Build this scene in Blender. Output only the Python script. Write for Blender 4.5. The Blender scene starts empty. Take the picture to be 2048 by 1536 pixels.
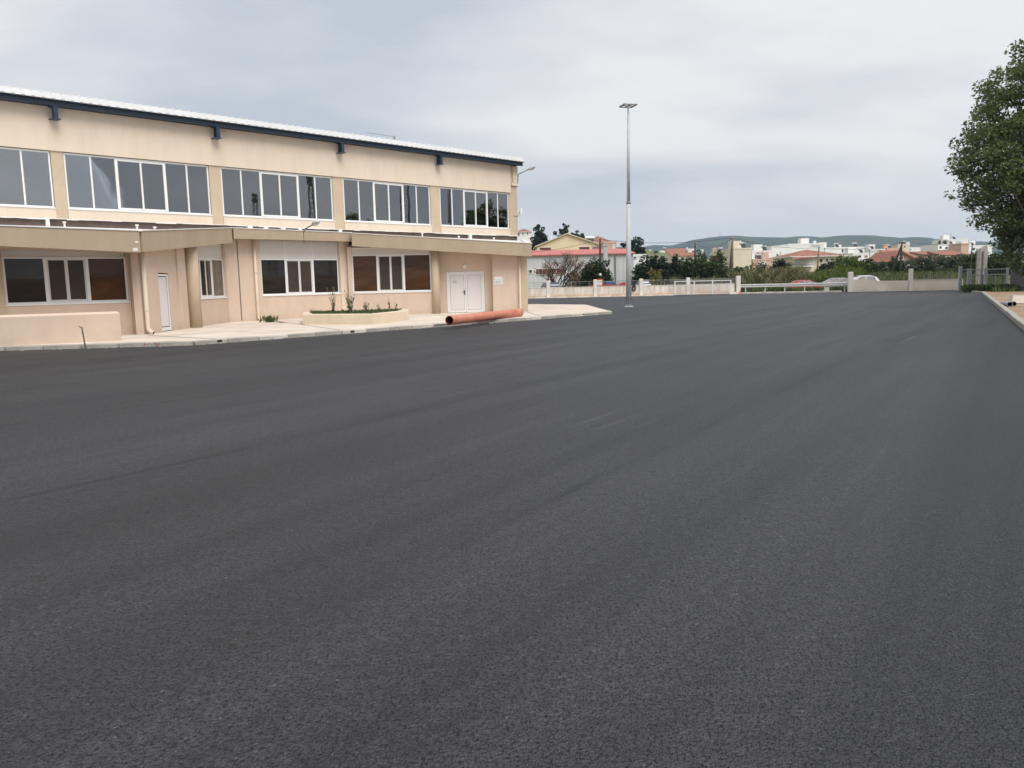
import bpy, math, random
import numpy as np
from mathutils import Vector, Matrix, noise as mnoise

S = bpy.context.scene
COL = S.collection
R = math.radians
random.seed(7)
RNG = np.random.default_rng(11)

# ------------------------------------------------------------------ camera
FPX = 1580.0                     # focal length in pixels of a 2048 px wide frame
PITCH = math.atan(205 / 1580.0)
ROLL = R(1.25)
CAMZ = 1.6
cam_d = bpy.data.cameras.new("camera")
cam_d.sensor_width = 36.0
cam_d.lens = FPX / 2048 * 36.0
cam_d.clip_start = 0.1
cam_d.clip_end = 20000
cam = bpy.data.objects.new("camera", cam_d)
COL.objects.link(cam)
_f = Vector((0, math.cos(PITCH), -math.sin(PITCH)))
_r0 = Vector((1, 0, 0))
_u0 = Vector((0, math.sin(PITCH), math.cos(PITCH)))
_r = _r0 * math.cos(ROLL) - _u0 * math.sin(ROLL)
_u = _r0 * math.sin(ROLL) + _u0 * math.cos(ROLL)
cam.matrix_world = Matrix(((_r.x, _u.x, -_f.x, 0), (_r.y, _u.y, -_f.y, 0), (_r.z, _u.z, -_f.z, CAMZ), (0, 0, 0, 1)))
S.camera = cam

def at(u, v, Y):
    """the point of the place seen at photo pixel (u, v) that stands Y metres ahead"""
    d = _f + _r * ((u - 1024) / FPX) - _u * ((v - 768) / FPX)
    return Vector((0, 0, CAMZ)) + d * (Y / d.y)

def gnd(u, v, z=0.0):
    d = _f + _r * ((u - 1024) / FPX) - _u * ((v - 768) / FPX)
    return Vector((0, 0, CAMZ)) + d * ((z - CAMZ) / d.z)

# ------------------------------------------------------------------ sky, sun, exposure
SUN_EL, SUN_AZ = 55.0, 147.0     # azimuth clockwise from +Y (camera heading): behind, to the right
w = bpy.data.worlds.new("World")
S.world = w
w.use_nodes = True
nt = w.node_tree
for n in list(nt.nodes):
    nt.nodes.remove(n)
def N(t, typ, **kw):
    n = t.nodes.new(typ)
    for k, v in kw.items():
        setattr(n, k, v)
    return n
out = N(nt, "ShaderNodeOutputWorld")
bg = N(nt, "ShaderNodeBackground")
sky = N(nt, "ShaderNodeTexSky", sky_type='NISHITA', sun_disc=False)
sky.sun_elevation = R(SUN_EL); sky.sun_rotation = R(SUN_AZ)
sky.air_density = 1.0; sky.dust_density = 3.0; sky.ozone_density = 1.0
skm = N(nt, "ShaderNodeVectorMath", operation='SCALE'); skm.inputs['Scale'].default_value = 0.055
nt.links.new(sky.outputs[0], skm.inputs[0])
tc = N(nt, "ShaderNodeTexCoord")
sep = N(nt, "ShaderNodeSeparateXYZ"); nt.links.new(tc.outputs['Generated'], sep.inputs[0])
zz = N(nt, "ShaderNodeMath", operation='MAXIMUM'); nt.links.new(sep.outputs['Z'], zz.inputs[0]); zz.inputs[1].default_value = 0.0
za = N(nt, "ShaderNodeMath", operation='ADD'); nt.links.new(zz.outputs[0], za.inputs[0]); za.inputs[1].default_value = 0.24
dx = N(nt, "ShaderNodeMath", operation='DIVIDE'); nt.links.new(sep.outputs['X'], dx.inputs[0]); nt.links.new(za.outputs[0], dx.inputs[1])
dy = N(nt, "ShaderNodeMath", operation='DIVIDE'); nt.links.new(sep.outputs['Y'], dy.inputs[0]); nt.links.new(za.outputs[0], dy.inputs[1])
cmb = N(nt, "ShaderNodeCombineXYZ"); nt.links.new(dx.outputs[0], cmb.inputs[0]); nt.links.new(dy.outputs[0], cmb.inputs[1])
n1 = N(nt, "ShaderNodeTexNoise"); n1.inputs['Scale'].default_value = 0.55; n1.inputs['Detail'].default_value = 5; n1.inputs['Roughness'].default_value = 0.45; n1.inputs['Distortion'].default_value = 0.5
n2 = N(nt, "ShaderNodeTexNoise"); n2.inputs['Scale'].default_value = 1.25; n2.inputs['Detail'].default_value = 6; n2.inputs['Roughness'].default_value = 0.52
mp = N(nt, "ShaderNodeMapping"); mp.inputs['Location'].default_value = (8.8, 20.1, 0.0); mp.inputs['Scale'].default_value = (0.8, 1.25, 1)
nt.links.new(cmb.outputs[0], mp.inputs[0])
nt.links.new(mp.outputs[0], n1.inputs['Vector']); nt.links.new(mp.outputs[0], n2.inputs['Vector'])
mixn = N(nt, "ShaderNodeMix"); mixn.inputs['Factor'].default_value = 0.5
nt.links.new(n1.outputs['Fac'], mixn.inputs['A']); nt.links.new(n2.outputs['Fac'], mixn.inputs['B'])
ramp = N(nt, "ShaderNodeValToRGB")
nt.links.new(mixn.outputs['Result'], ramp.inputs[0])
cr = ramp.color_ramp
cr.elements[0].position = 0.415; cr.elements[0].color = (0.286, 0.312, 0.352, 1)
cr.elements[1].position = 0.585; cr.elements[1].color = (0.455, 0.455, 0.460, 1)
e = cr.elements.new(0.49); e.color = (0.362, 0.374, 0.396, 1)
mixs = N(nt, "ShaderNodeMix", data_type='RGBA'); mixs.inputs['Factor'].default_value = 0.95
nt.links.new(skm.outputs[0], mixs.inputs['A']); nt.links.new(ramp.outputs[0], mixs.inputs['B'])
hb_ = N(nt, "ShaderNodeMapRange"); nt.links.new(sep.outputs['Z'], hb_.inputs[0]); hb_.inputs[1].default_value = 0.02; hb_.inputs[2].default_value = 0.13; hb_.inputs[3].default_value = 0.75; hb_.inputs[4].default_value = 0.0
mixh = N(nt, "ShaderNodeMix", data_type='RGBA'); nt.links.new(hb_.outputs[0], mixh.inputs['Factor']); nt.links.new(mixs.outputs['Result'], mixh.inputs['A']); mixh.inputs['B'].default_value = (0.455, 0.450, 0.452, 1)
nt.links.new(mixh.outputs['Result'], bg.inputs['Color'])
bg.inputs['Strength'].default_value = 1.0
nt.links.new(bg.outputs[0], out.inputs[0])

sun_d = bpy.data.lights.new("sun", 'SUN')
sun_d.energy = 1.5; sun_d.angle = R(40); sun_d.color = (1.0, 0.965, 0.92)
sun = bpy.data.objects.new("sun", sun_d); COL.objects.link(sun)
_sd = Vector((math.sin(R(SUN_AZ)) * math.cos(R(SUN_EL)), math.cos(R(SUN_AZ)) * math.cos(R(SUN_EL)), math.sin(R(SUN_EL))))
sun.rotation_euler = _sd.to_track_quat('Z', 'Y').to_euler()
sun.location = (0, 0, 40)

S.view_settings.view_transform = 'Standard'
S.view_settings.look = 'None'
S.view_settings.gamma = 1.0
S.view_settings.use_curve_mapping = False
S.view_settings.exposure = 1.0
S.render.engine = 'CYCLES'
S.cycles.max_bounces = 6
S.cycles.transparent_max_bounces = 16
S.cycles.volume_bounces = 0
S.cycles.use_denoising = True

# ------------------------------------------------------------------ materials
def new_mat(name):
    m = bpy.data.materials.new(name); m.use_nodes = True
    t = m.node_tree
    b = t.nodes["Principled BSDF"]
    return m, t, b

def mat(name, col, rough=0.8, var=0.12, scale=3.0, bump=0.0, bscale=40.0, spec=0.3, metal=0.0, streak=None, col2=None, grime=0.0):
    """plain surface: base colour broken by two noises, optional fine relief"""
    m, t, b = new_mat(name)
    c = N(t, "ShaderNodeTexCoord")
    mpn = N(t, "ShaderNodeMapping")
    t.links.new(c.outputs['Object'], mpn.inputs[0])
    if streak: mpn.inputs['Scale'].default_value = streak
    na = N(t, "ShaderNodeTexNoise"); na.inputs['Scale'].default_value = scale; na.inputs['Detail'].default_value = 7; na.inputs['Roughness'].default_value = 0.62
    t.links.new(mpn.outputs[0], na.inputs['Vector'])
    rp = N(t, "ShaderNodeValToRGB")
    a = tuple(max(0, x * (1 - var)) for x in col) + (1,)
    z = tuple(min(1, x * (1 + var * 0.8)) for x in (col2 or col)) + (1,)
    rp.color_ramp.elements[0].position = 0.32; rp.color_ramp.elements[0].color = a
    rp.color_ramp.elements[1].position = 0.68; rp.color_ramp.elements[1].color = z
    t.links.new(na.outputs['Fac'], rp.inputs[0])
    colout = rp.outputs[0]
    if grime:
        # rain runs: narrow vertical stains, and splashed dirt just above the ground
        mg = N(t, "ShaderNodeMapping"); mg.inputs['Scale'].default_value = (5.0, 5.0, 0.28); t.links.new(c.outputs['Object'], mg.inputs[0])
        ng = N(t, "ShaderNodeTexNoise"); ng.inputs['Scale'].default_value = 1.0; ng.inputs['Detail'].default_value = 5; ng.inputs['Roughness'].default_value = 0.7; t.links.new(mg.outputs[0], ng.inputs['Vector'])
        g1 = N(t, "ShaderNodeMapRange"); t.links.new(ng.outputs['Fac'], g1.inputs[0]); g1.inputs[1].default_value = 0.54; g1.inputs[2].default_value = 0.78; g1.inputs[4].default_value = 0.55 * grime
        sz = N(t, "ShaderNodeSeparateXYZ"); t.links.new(c.outputs['Object'], sz.inputs[0])
        n3 = N(t, "ShaderNodeTexNoise"); n3.inputs['Scale'].default_value = 3.5; n3.inputs['Detail'].default_value = 5; t.links.new(c.outputs['Object'], n3.inputs['Vector'])
        zs = N(t, "ShaderNodeMath", operation='MULTIPLY_ADD'); t.links.new(n3.outputs['Fac'], zs.inputs[0]); zs.inputs[1].default_value = -0.7; t.links.new(sz.outputs['Z'], zs.inputs[2])
        g2 = N(t, "ShaderNodeMapRange"); t.links.new(zs.outputs[0], g2.inputs[0]); g2.inputs[1].default_value = -0.25; g2.inputs[2].default_value = 0.22; g2.inputs[3].default_value = 0.75 * grime; g2.inputs[4].default_value = 0.0
        ga = N(t, "ShaderNodeMath", operation='MAXIMUM'); t.links.new(g1.outputs[0], ga.inputs[0]); t.links.new(g2.outputs[0], ga.inputs[1])
        gm_ = N(t, "ShaderNodeMix", data_type='RGBA'); t.links.new(ga.outputs[0], gm_.inputs['Factor']); t.links.new(rp.outputs[0], gm_.inputs['A']); gm_.inputs['B'].default_value = (0.33, 0.27, 0.21, 1)
        colout = gm_.outputs['Result']
    t.links.new(colout, b.inputs['Base Color'])
    b.inputs['Roughness'].default_value = rough
    b.inputs['Specular IOR Level'].default_value = spec
    b.inputs['Metallic'].default_value = metal
    if bump:
        nb = N(t, "ShaderNodeTexNoise"); nb.inputs['Scale'].default_value = bscale; nb.inputs['Detail'].default_value = 5
        t.links.new(c.outputs['Object'], nb.inputs['Vector'])
        bp = N(t, "ShaderNodeBump"); bp.inputs['Strength'].default_value = bump; bp.inputs['Distance'].default_value = 0.02
        t.links.new(nb.outputs['Fac'], bp.inputs['Height']); t.links.new(bp.outputs[0], b.inputs['Normal'])
    return m

def leafmat(name, c1, c2, transl=0.3, rough=0.6):
    m, t, b = new_mat(name)
    g = N(t, "ShaderNodeNewGeometry")
    rp = N(t, "ShaderNodeValToRGB")
    t.links.new(g.outputs['Random Per Island'], rp.inputs[0])
    rp.color_ramp.elements[0].color = c1 + (1,); rp.color_ramp.elements[1].color = c2 + (1,)
    t.links.new(rp.outputs[0], b.inputs['Base Color'])
    b.inputs['Roughness'].default_value = rough
    b.inputs['Specular IOR Level'].default_value = 0.25
    tr = N(t, "ShaderNodeBsdfTranslucent"); t.links.new(rp.outputs[0], tr.inputs[0])
    mx = N(t, "ShaderNodeMixShader"); mx.inputs[0].default_value = transl
    o = t.nodes["Material Output"]
    t.links.new(b.outputs[0], mx.inputs[1]); t.links.new(tr.outputs[0], mx.inputs[2]); t.links.new(mx.outputs[0], o.inputs[0])
    return m

def glassmat(name, tint, refl_ior=1.9):
    """window glass: tinted see-through pane with a mirror-like skin"""
    m, t, b = new_mat(name)
    t.nodes.remove(b)
    o = t.nodes["Material Output"]
    tr = N(t, "ShaderNodeBsdfTransparent"); tr.inputs[0].default_value = tint + (1,)
    gl = N(t, "ShaderNodeBsdfGlossy"); gl.inputs['Roughness'].default_value = 0.015; gl.inputs[0].default_value = (0.95, 0.97, 1, 1)
    fr = N(t, "ShaderNodeFresnel"); fr.inputs[0].default_value = refl_ior
    c = N(t, "ShaderNodeTexCoord")
    nb = N(t, "ShaderNodeTexNoise"); nb.inputs['Scale'].default_value = 0.7; nb.inputs['Detail'].default_value = 1
    t.links.new(c.outputs['Object'], nb.inputs['Vector'])
    bp = N(t, "ShaderNodeBump"); bp.inputs['Strength'].default_value = 0.05; bp.inputs['Distance'].default_value = 0.05
    t.links.new(nb.outputs['Fac'], bp.inputs['Height']); t.links.new(bp.outputs[0], gl.inputs['Normal'])
    mx = N(t, "ShaderNodeMixShader")
    t.links.new(fr.outputs[0], mx.inputs[0]); t.links.new(tr.outputs[0], mx.inputs[1]); t.links.new(gl.outputs[0], mx.inputs[2])
    t.links.new(mx.outputs[0], o.inputs[0])
    return m

def asphalt_mat():
    m, t, b = new_mat("asphalt")
    L = t.links.new
    c = N(t, "ShaderNodeTexCoord")
    # lanes run at about 34 degrees from the camera heading
    mp0 = N(t, "ShaderNodeMapping"); mp0.inputs['Rotation'].default_value = (0, 0, R(34))
    L(c.outputs['Object'], mp0.inputs[0])
    wob = N(t, "ShaderNodeTexNoise"); wob.inputs['Scale'].default_value = 0.06; wob.inputs['Detail'].default_value = 2
    L(c.outputs['Object'], wob.inputs['Vector'])
    sp = N(t, "ShaderNodeSeparateXYZ"); L(mp0.outputs[0], sp.inputs[0])
    wm = N(t, "ShaderNodeMath", operation='MULTIPLY_ADD'); L(wob.outputs['Fac'], wm.inputs[0]); wm.inputs[1].default_value = 1.0; L(sp.outputs['X'], wm.inputs[2])
    cx = N(t, "ShaderNodeCombineXYZ"); L(wm.outputs[0], cx.inputs[0])
    ys = N(t, "ShaderNodeMath", operation='MULTIPLY'); L(sp.outputs['Y'], ys.inputs[0]); ys.inputs[1].default_value = 0.045; L(ys.outputs[0], cx.inputs[1])
    st = N(t, "ShaderNodeTexNoise"); st.inputs['Scale'].default_value = 1.1; st.inputs['Detail'].default_value = 5; st.inputs['Roughness'].default_value = 0.68
    L(cx.outputs[0], st.inputs['Vector'])
    st2 = N(t, "ShaderNodeTexNoise"); st2.inputs['Scale'].default_value = 0.33; st2.inputs['Detail'].default_value = 3
    L(cx.outputs[0], st2.inputs['Vector'])
    big = N(t, "ShaderNodeTexNoise"); big.inputs['Scale'].default_value = 0.22; big.inputs['Detail'].default_value = 3; big.inputs['Roughness'].default_value = 0.6
    L(c.outputs['Object'], big.inputs['Vector'])
    # paver seams
    md = N(t, "ShaderNodeMath", operation='MODULO'); 
    ad = N(t, "ShaderNodeMath", operation='ADD'); L(wm.outputs[0], ad.inputs[0]); ad.inputs[1].default_value = 100.55
    L(ad.outputs[0], md.inputs[0]); md.inputs[1].default_value = 3.7
    ds = N(t, "ShaderNodeMath", operation='SUBTRACT'); L(md.outputs[0], ds.inputs[0]); ds.inputs[1].default_value = 1.85
    da = N(t, "ShaderNodeMath", operation='ABSOLUTE'); L(ds.outputs[0], da.inputs[0])
    seam = N(t, "ShaderNodeMapRange"); L(da.outputs[0], seam.inputs[0]); seam.inputs[1].default_value = 0.0; seam.inputs[2].default_value = 0.075; seam.inputs[3].default_value = 1.0; seam.inputs[4].default_value = 0.0
    sbreak = N(t, "ShaderNodeTexNoise"); sbreak.inputs['Scale'].default_value = 0.5; sbreak.inputs['Detail'].default_value = 4
    L(c.outputs['Object'], sbreak.inputs['Vector'])
    sb = N(t, "ShaderNodeMapRange"); L(sbreak.outputs['Fac'], sb.inputs[0]); sb.inputs[1].default_value = 0.44; sb.inputs[2].default_value = 0.56
    seamf = N(t, "ShaderNodeMath", operation='MULTIPLY'); L(seam.outputs[0], seamf.inputs[0]); L(sb.outputs[0], seamf.inputs[1])
    # aggregate grain
    vo = N(t, "ShaderNodeTexVoronoi"); vo.inputs['Scale'].default_value = 85; L(c.outputs['Object'], vo.inputs['Vector'])
    gr = N(t, "ShaderNodeTexNoise"); gr.inputs['Scale'].default_value = 56; gr.inputs['Detail'].default_value = 2; gr.inputs['Roughness'].default_value = 0.6
    L(c.outputs['Object'], gr.inputs['Vector'])
    vc = N(t, "ShaderNodeSeparateColor"); L(vo.outputs['Color'], vc.inputs[0])
    # colour
    r1 = N(t, "ShaderNodeValToRGB"); L(st.outputs['Fac'], r1.inputs[0])
    r1.color_ramp.elements[0].position = 0.36; r1.color_ramp.elements[0].color = (0.0190, 0.0190, 0.0212, 1)
    r1.color_ramp.elements[1].position = 0.66; r1.color_ramp.elements[1].color = (0.0420, 0.0414, 0.0446, 1)
    r2 = N(t, "ShaderNodeMapRange"); L(big.outputs['Fac'], r2.inputs[0]); r2.inputs[1].default_value = 0.3; r2.inputs[2].default_value = 0.7; r2.inputs[3].default_value = 0.86; r2.inputs[4].default_value = 1.16
    r3 = N(t, "ShaderNodeMapRange"); L(st2.outputs['Fac'], r3.inputs[0]); r3.inputs[1].default_value = 0.3; r3.inputs[2].default_value = 0.7; r3.inputs[3].default_value = 0.72; r3.inputs[4].default_value = 1.28
    r4 = N(t, "ShaderNodeMapRange"); L(gr.outputs['Fac'], r4.inputs[0]); r4.inputs[1].default_value = 0.36; r4.inputs[2].default_value = 0.52; r4.inputs[3].default_value = 0.02; r4.inputs[4].default_value = 1.28
    r5 = N(t, "ShaderNodeMapRange"); L(vc.outputs[0], r5.inputs[0]); r5.inputs[1].default_value = 0.985; r5.inputs[2].default_value = 1.0; r5.inputs[3].default_value = 1.0; r5.inputs[4].default_value = 2.6
    r6 = N(t, "ShaderNodeMapRange"); L(seamf.outputs[0], r6.inputs[0]); r6.inputs[3].default_value = 1.0; r6.inputs[4].default_value = 0.42
    fl_ = N(t, "ShaderNodeMath", operation='DIVIDE'); L(ad.outputs[0], fl_.inputs[0]); fl_.inputs[1].default_value = 3.7
    fh = N(t, "ShaderNodeMath", operation='ADD'); L(fl_.outputs[0], fh.inputs[0]); fh.inputs[1].default_value = 0.5
    ff = N(t, "ShaderNodeMath", operation='FLOOR'); L(fh.outputs[0], ff.inputs[0])
    wn = N(t, "ShaderNodeTexWhiteNoise", noise_dimensions='1D'); L(ff.outputs[0], wn.inputs['W'])
    r7 = N(t, "ShaderNodeMapRange"); L(wn.outputs['Value'], r7.inputs[0]); r7.inputs[3].default_value = 0.88; r7.inputs[4].default_value = 1.10
    md2 = N(t, "ShaderNodeTexNoise"); md2.inputs['Scale'].default_value = 15; md2.inputs['Detail'].default_value = 4; md2.inputs['Roughness'].default_value = 0.75; L(c.outputs['Object'], md2.inputs['Vector'])
    r8 = N(t, "ShaderNodeMapRange"); L(md2.outputs['Fac'], r8.inputs[0]); r8.inputs[1].default_value = 0.33; r8.inputs[2].default_value = 0.67; r8.inputs[3].default_value = 0.55; r8.inputs[4].default_value = 1.42
    prev = r2.outputs[0]
    for q in (r3, r4, r5, r6, r7, r8):
        mm = N(t, "ShaderNodeMath", operation='MULTIPLY'); L(prev, mm.inputs[0]); L(q.outputs[0], mm.inputs[1]); prev = mm.outputs[0]
    vs = N(t, "ShaderNodeVectorMath", operation='SCALE'); L(r1.outputs[0], vs.inputs[0]); L(prev, vs.inputs['Scale'])
    # dusty scuff marks where machines turned (light, thin, far apart)
    sc = N(t, "ShaderNodeMapping"); sc.inputs['Scale'].default_value = (11, 1.6, 1); sc.inputs['Rotation'].default_value = (0, 0, 0)
    L(cx.outputs[0], sc.inputs[0])
    sn = N(t, "ShaderNodeTexNoise"); sn.inputs['Scale'].default_value = 0.8; sn.inputs['Detail'].default_value = 3
    L(sc.outputs[0], sn.inputs['Vector'])
    s1 = N(t, "ShaderNodeMapRange"); L(sn.outputs['Fac'], s1.inputs[0]); s1.inputs[1].default_value = 0.56; s1.inputs[2].default_value = 0.68
    s2 = N(t, "ShaderNodeTexNoise"); s2.inputs['Scale'].default_value = 0.16; s2.inputs['Detail'].default_value = 3; L(c.outputs['Object'], s2.inputs['Vector'])
    s3 = N(t, "ShaderNodeMapRange"); L(s2.outputs['Fac'], s3.inputs[0]); s3.inputs[1].default_value = 0.55; s3.inputs[2].default_value = 0.70
    dpt = N(t, "ShaderNodeVectorMath", operation='DISTANCE'); L(c.outputs['Object'], dpt.inputs[0]); dpt.inputs[1].default_value = (1.6, 18.4, 0)
    dm = N(t, "ShaderNodeMapRange"); L(dpt.outputs['Value'], dm.inputs[0]); dm.inputs[1].default_value = 0.8; dm.inputs[2].default_value = 3.4; dm.inputs[3].default_value = 1.0; dm.inputs[4].default_value = 0.0
    sm_ = N(t, "ShaderNodeMath", operation='MAXIMUM'); L(s3.outputs[0], sm_.inputs[0]); L(dm.outputs[0], sm_.inputs[1])
    s4 = N(t, "ShaderNodeMath", operation='MULTIPLY'); L(s1.outputs[0], s4.inputs[0]); L(sm_.outputs[0], s4.inputs[1])
    s5 = N(t, "ShaderNodeMath", operation='MULTIPLY'); L(s4.outputs[0], s5.inputs[0]); s5.inputs[1].default_value = 0.50
    mx = N(t, "ShaderNodeMix", data_type='RGBA'); L(s5.outputs[0], mx.inputs['Factor']); L(vs.outputs[0], mx.inputs['A']); mx.inputs['B'].default_value = (0.15, 0.142, 0.135, 1)
    L(mx.outputs['Result'], b.inputs['Base Color'])
    rr = N(t, "ShaderNodeMapRange"); L(st2.outputs['Fac'], rr.inputs[0]); rr.inputs[3].default_value = 0.46; rr.inputs[4].default_value = 0.66
    L(rr.outputs[0], b.inputs['Roughness'])
    b.inputs['Specular IOR Level'].default_value = 0.5
    hb = N(t, "ShaderNodeMath", operation='MULTIPLY_ADD'); L(vo.outputs['Distance'], hb.inputs[0]); hb.inputs[1].default_value = -0.8; L(gr.outputs['Fac'], hb.inputs[2])
    bp = N(t, "ShaderNodeBump"); bp.inputs['Strength'].default_value = 1.0; bp.inputs['Distance'].default_value = 0.016
    L(hb.outputs[0], bp.inputs['Height']); L(bp.outputs[0], b.inputs['Normal'])
    return m

M = {}
M['asphalt'] = asphalt_mat()
M['cream'] = mat('cream render', (0.71, 0.595, 0.478), 0.85, 0.055, 0.7, 0.12, 25, streak=(2.0, 2.0, 0.6), grime=0.16)
M['cream_low'] = mat('pinkish render', (0.635, 0.500, 0.398), 0.85, 0.06, 0.9, 0.12, 25, streak=(1.6, 1.6, 0.7), grime=0.32)
M['pilaster'] = mat('beige render', (0.55, 0.44, 0.320), 0.85, 0.08, 1.2, 0.1, 25, grime=0.4)
M['taupe'] = mat('taupe painted concrete', (0.43, 0.340, 0.245), 0.8, 0.08, 1.0, 0.1, 18, streak=(1.5, 1.5, 0.4), grime=0.22)
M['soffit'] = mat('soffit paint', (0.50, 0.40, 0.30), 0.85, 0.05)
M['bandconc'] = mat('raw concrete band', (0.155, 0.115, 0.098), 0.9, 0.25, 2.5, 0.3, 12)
M['white'] = mat('white lacquered aluminium', (0.80, 0.80, 0.79), 0.4, 0.03, 2.0, spec=0.5)
M['offwhite'] = mat('white infill panel', (0.66, 0.645, 0.62), 0.45, 0.04, 1.5, spec=0.5)
M['doorwhite'] = mat('white door leaf', (0.72, 0.70, 0.69), 0.4, 0.04, 1.2, spec=0.5)
M['gasket'] = mat('dark gasket', (0.05, 0.05, 0.05), 0.6, 0.1)
M['roofwhite'] = mat('white roof sheet', (0.82, 0.83, 0.84), 0.45, 0.05, 1.5, spec=0.5)
M['membrane'] = mat('white waterproofing', (0.78, 0.77, 0.75), 0.8, 0.12, 2.0, 0.3, 15)
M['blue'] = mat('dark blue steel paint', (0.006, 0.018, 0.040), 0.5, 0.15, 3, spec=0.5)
M['bluelit'] = mat('blue steel paint', (0.012, 0.036, 0.080), 0.45, 0.15, 3, spec=0.5)  # lit copy of the beam's blue: the brackets' brightness is in the colour
M['pave'] = mat('pale concrete paving', (0.61, 0.52, 0.435), 0.9, 0.12, 0.7, 0.2, 30, col2=(0.66, 0.58, 0.50))
M['kerb'] = mat('kerb concrete', (0.36, 0.34, 0.30), 0.9, 0.22, 4.0, 0.35, 25)
M['kerbpale'] = mat('pale kerb concrete', (0.55, 0.51, 0.45), 0.9, 0.2, 4.0, 0.35, 25)
M['kerbwhite'] = mat('white painted kerb', (0.74, 0.70, 0.64), 0.85, 0.15, 5.0, 0.3, 25)
M['channel'] = mat('drain groove', (0.20, 0.175, 0.15), 0.9, 0.25, 6)
M['dark'] = mat('dark void', (0.012, 0.012, 0.012), 0.9, 0.2)
M['planter'] = mat('yellow cream planter', (0.68, 0.575, 0.43), 0.85, 0.08, 1.5, 0.15, 25)
M['soil'] = mat('garden soil', (0.07, 0.05, 0.03), 0.95, 0.4, 8, 0.6, 30)
M['dirt'] = mat('orange brown dirt', (0.27, 0.175, 0.115), 0.95, 0.28, 1.2, 0.8, 9, col2=(0.36, 0.25, 0.17))
M['pipe'] = mat('orange plastic pipe', (0.51, 0.180, 0.110), 0.52, 0.12, 2.5, spec=0.4, col2=(0.56, 0.22, 0.145))
M['pipein'] = mat('pipe inside', (0.16, 0.055, 0.03), 0.6, 0.1)
M['downpipe'] = mat('cream downpipe', (0.72, 0.61, 0.48), 0.5, 0.06, 2.0)
M['galv'] = mat('galvanised steel', (0.50, 0.515, 0.525), 0.65, 0.12, 5.0, spec=0.4)
M['rail'] = mat('guard rail zinc', (0.58, 0.585, 0.58), 0.5, 0.1, 3.0, spec=0.5)
M['galvdark'] = mat('weathered grey steel', (0.24, 0.24, 0.235), 0.6, 0.2, 5.0, metal=0.2)
M['rust'] = mat('rusty post', (0.14, 0.10, 0.075), 0.8, 0.4, 9)
M['wallpink'] = mat('weathered boundary wall', (0.72, 0.62, 0.52), 0.9, 0.16, 1.6, 0.25, 18, streak=(2.2, 2.2, 0.35), col2=(0.80, 0.73, 0.65), grime=0.4)
M['wallpink2'] = mat('boundary wall newer', (0.79, 0.69, 0.58), 0.9, 0.08, 0.9, 0.2, 18, grime=0.25)
M['postcream'] = mat('cream wall post', (0.80, 0.74, 0.66), 0.9, 0.08, 2.0, 0.2, 18)
M['stain'] = mat('wall base stain', (0.62, 0.45, 0.32), 0.9, 0.2, 2.0)
M['stonewall'] = mat('grey rubble stone', (0.17, 0.145, 0.135), 0.95, 0.4, 3.0, 0.9, 7)
M['ground'] = mat('dry field ground', (0.16, 0.145, 0.085), 0.95, 0.35, 0.15, 0.5, 4, col2=(0.14, 0.16, 0.06))
M['road'] = mat('old road asphalt', (0.16, 0.155, 0.15), 0.9, 0.15, 0.8, 0.3, 30)
M['hill'] = mat('forested hillside', (0.030, 0.046, 0.026), 0.95, 0.35, 0.006, col2=(0.050, 0.060, 0.038))
M['bark'] = mat('bark', (0.085, 0.065, 0.050), 0.95, 0.35, 6, 0.8, 14)
M['barkdry'] = mat('dry grey bark', (0.075, 0.055, 0.045), 0.95, 0.35, 6)
M['wood'] = mat('tarred pole wood', (0.060, 0.047, 0.038), 0.9, 0.3, 4)
M['woodgrey'] = mat('weathered pole wood', (0.17, 0.135, 0.110), 0.9, 0.3, 4)
M['wire'] = mat('black cable', (0.03, 0.03, 0.032), 0.6, 0.1)
M['tile'] = mat('terracotta roof tiles', (0.28, 0.120, 0.085), 0.85, 0.28, 1.5, col2=(0.34, 0.155, 0.110))
M['tilepink'] = mat('pale red roof sheet', (0.52, 0.165, 0.145), 0.6, 0.10, 1.0, streak=(4, 1, 1))
M['hwhite'] = mat('white house wall', (0.84, 0.83, 0.81), 0.85, 0.06, 0.5)
M['hcream'] = mat('cream house wall', (0.72, 0.64, 0.50), 0.85, 0.06, 0.5)
M['hyellow'] = mat('yellow house wall', (0.82, 0.66, 0.43), 0.85, 0.05, 0.5)
M['hpink'] = mat('pink house wall', (0.62, 0.42, 0.33), 0.85, 0.08, 0.5)
M['hbrown'] = mat('brown house wall', (0.33, 0.22, 0.165), 0.85, 0.15, 0.6)
M['hred'] = mat('brick red wall', (0.40, 0.14, 0.085), 0.85, 0.12, 0.8)
M['shed'] = mat('pale grey cladding', (0.60, 0.605, 0.61), 0.6, 0.05, 0.6)
M['hglass'] = mat('house window glass', (0.035, 0.037, 0.04), 0.15, 0.3, 2, spec=0.6)
M['shutter'] = mat('brown shutter', (0.15, 0.06, 0.045), 0.7, 0.2, 3)
M['awning'] = mat('cream awning', (0.74, 0.72, 0.66), 0.8, 0.05)
M['carwhite'] = mat('white car paint', (0.74, 0.74, 0.73), 0.25, 0.02, 1, spec=0.6)
M['carsilver'] = mat('silver car paint', (0.42, 0.43, 0.44), 0.28, 0.03, 1, spec=0.6, metal=0.3)
M['cargrey'] = mat('grey car paint', (0.30, 0.29, 0.28), 0.4, 0.05, 1, spec=0.6)
M['carred'] = mat('red vehicle paint', (0.42, 0.045, 0.025), 0.35, 0.06, 2, spec=0.5)
M['carblue'] = mat('blue tarpaulin', (0.05, 0.11, 0.26), 0.7, 0.15, 5)
M['carglass'] = mat('car glass', (0.03, 0.034, 0.038), 0.15, 0.1, 1, spec=0.4)
M['tyre'] = mat('tyre rubber', (0.02, 0.02, 0.02), 0.9, 0.1)
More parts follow.
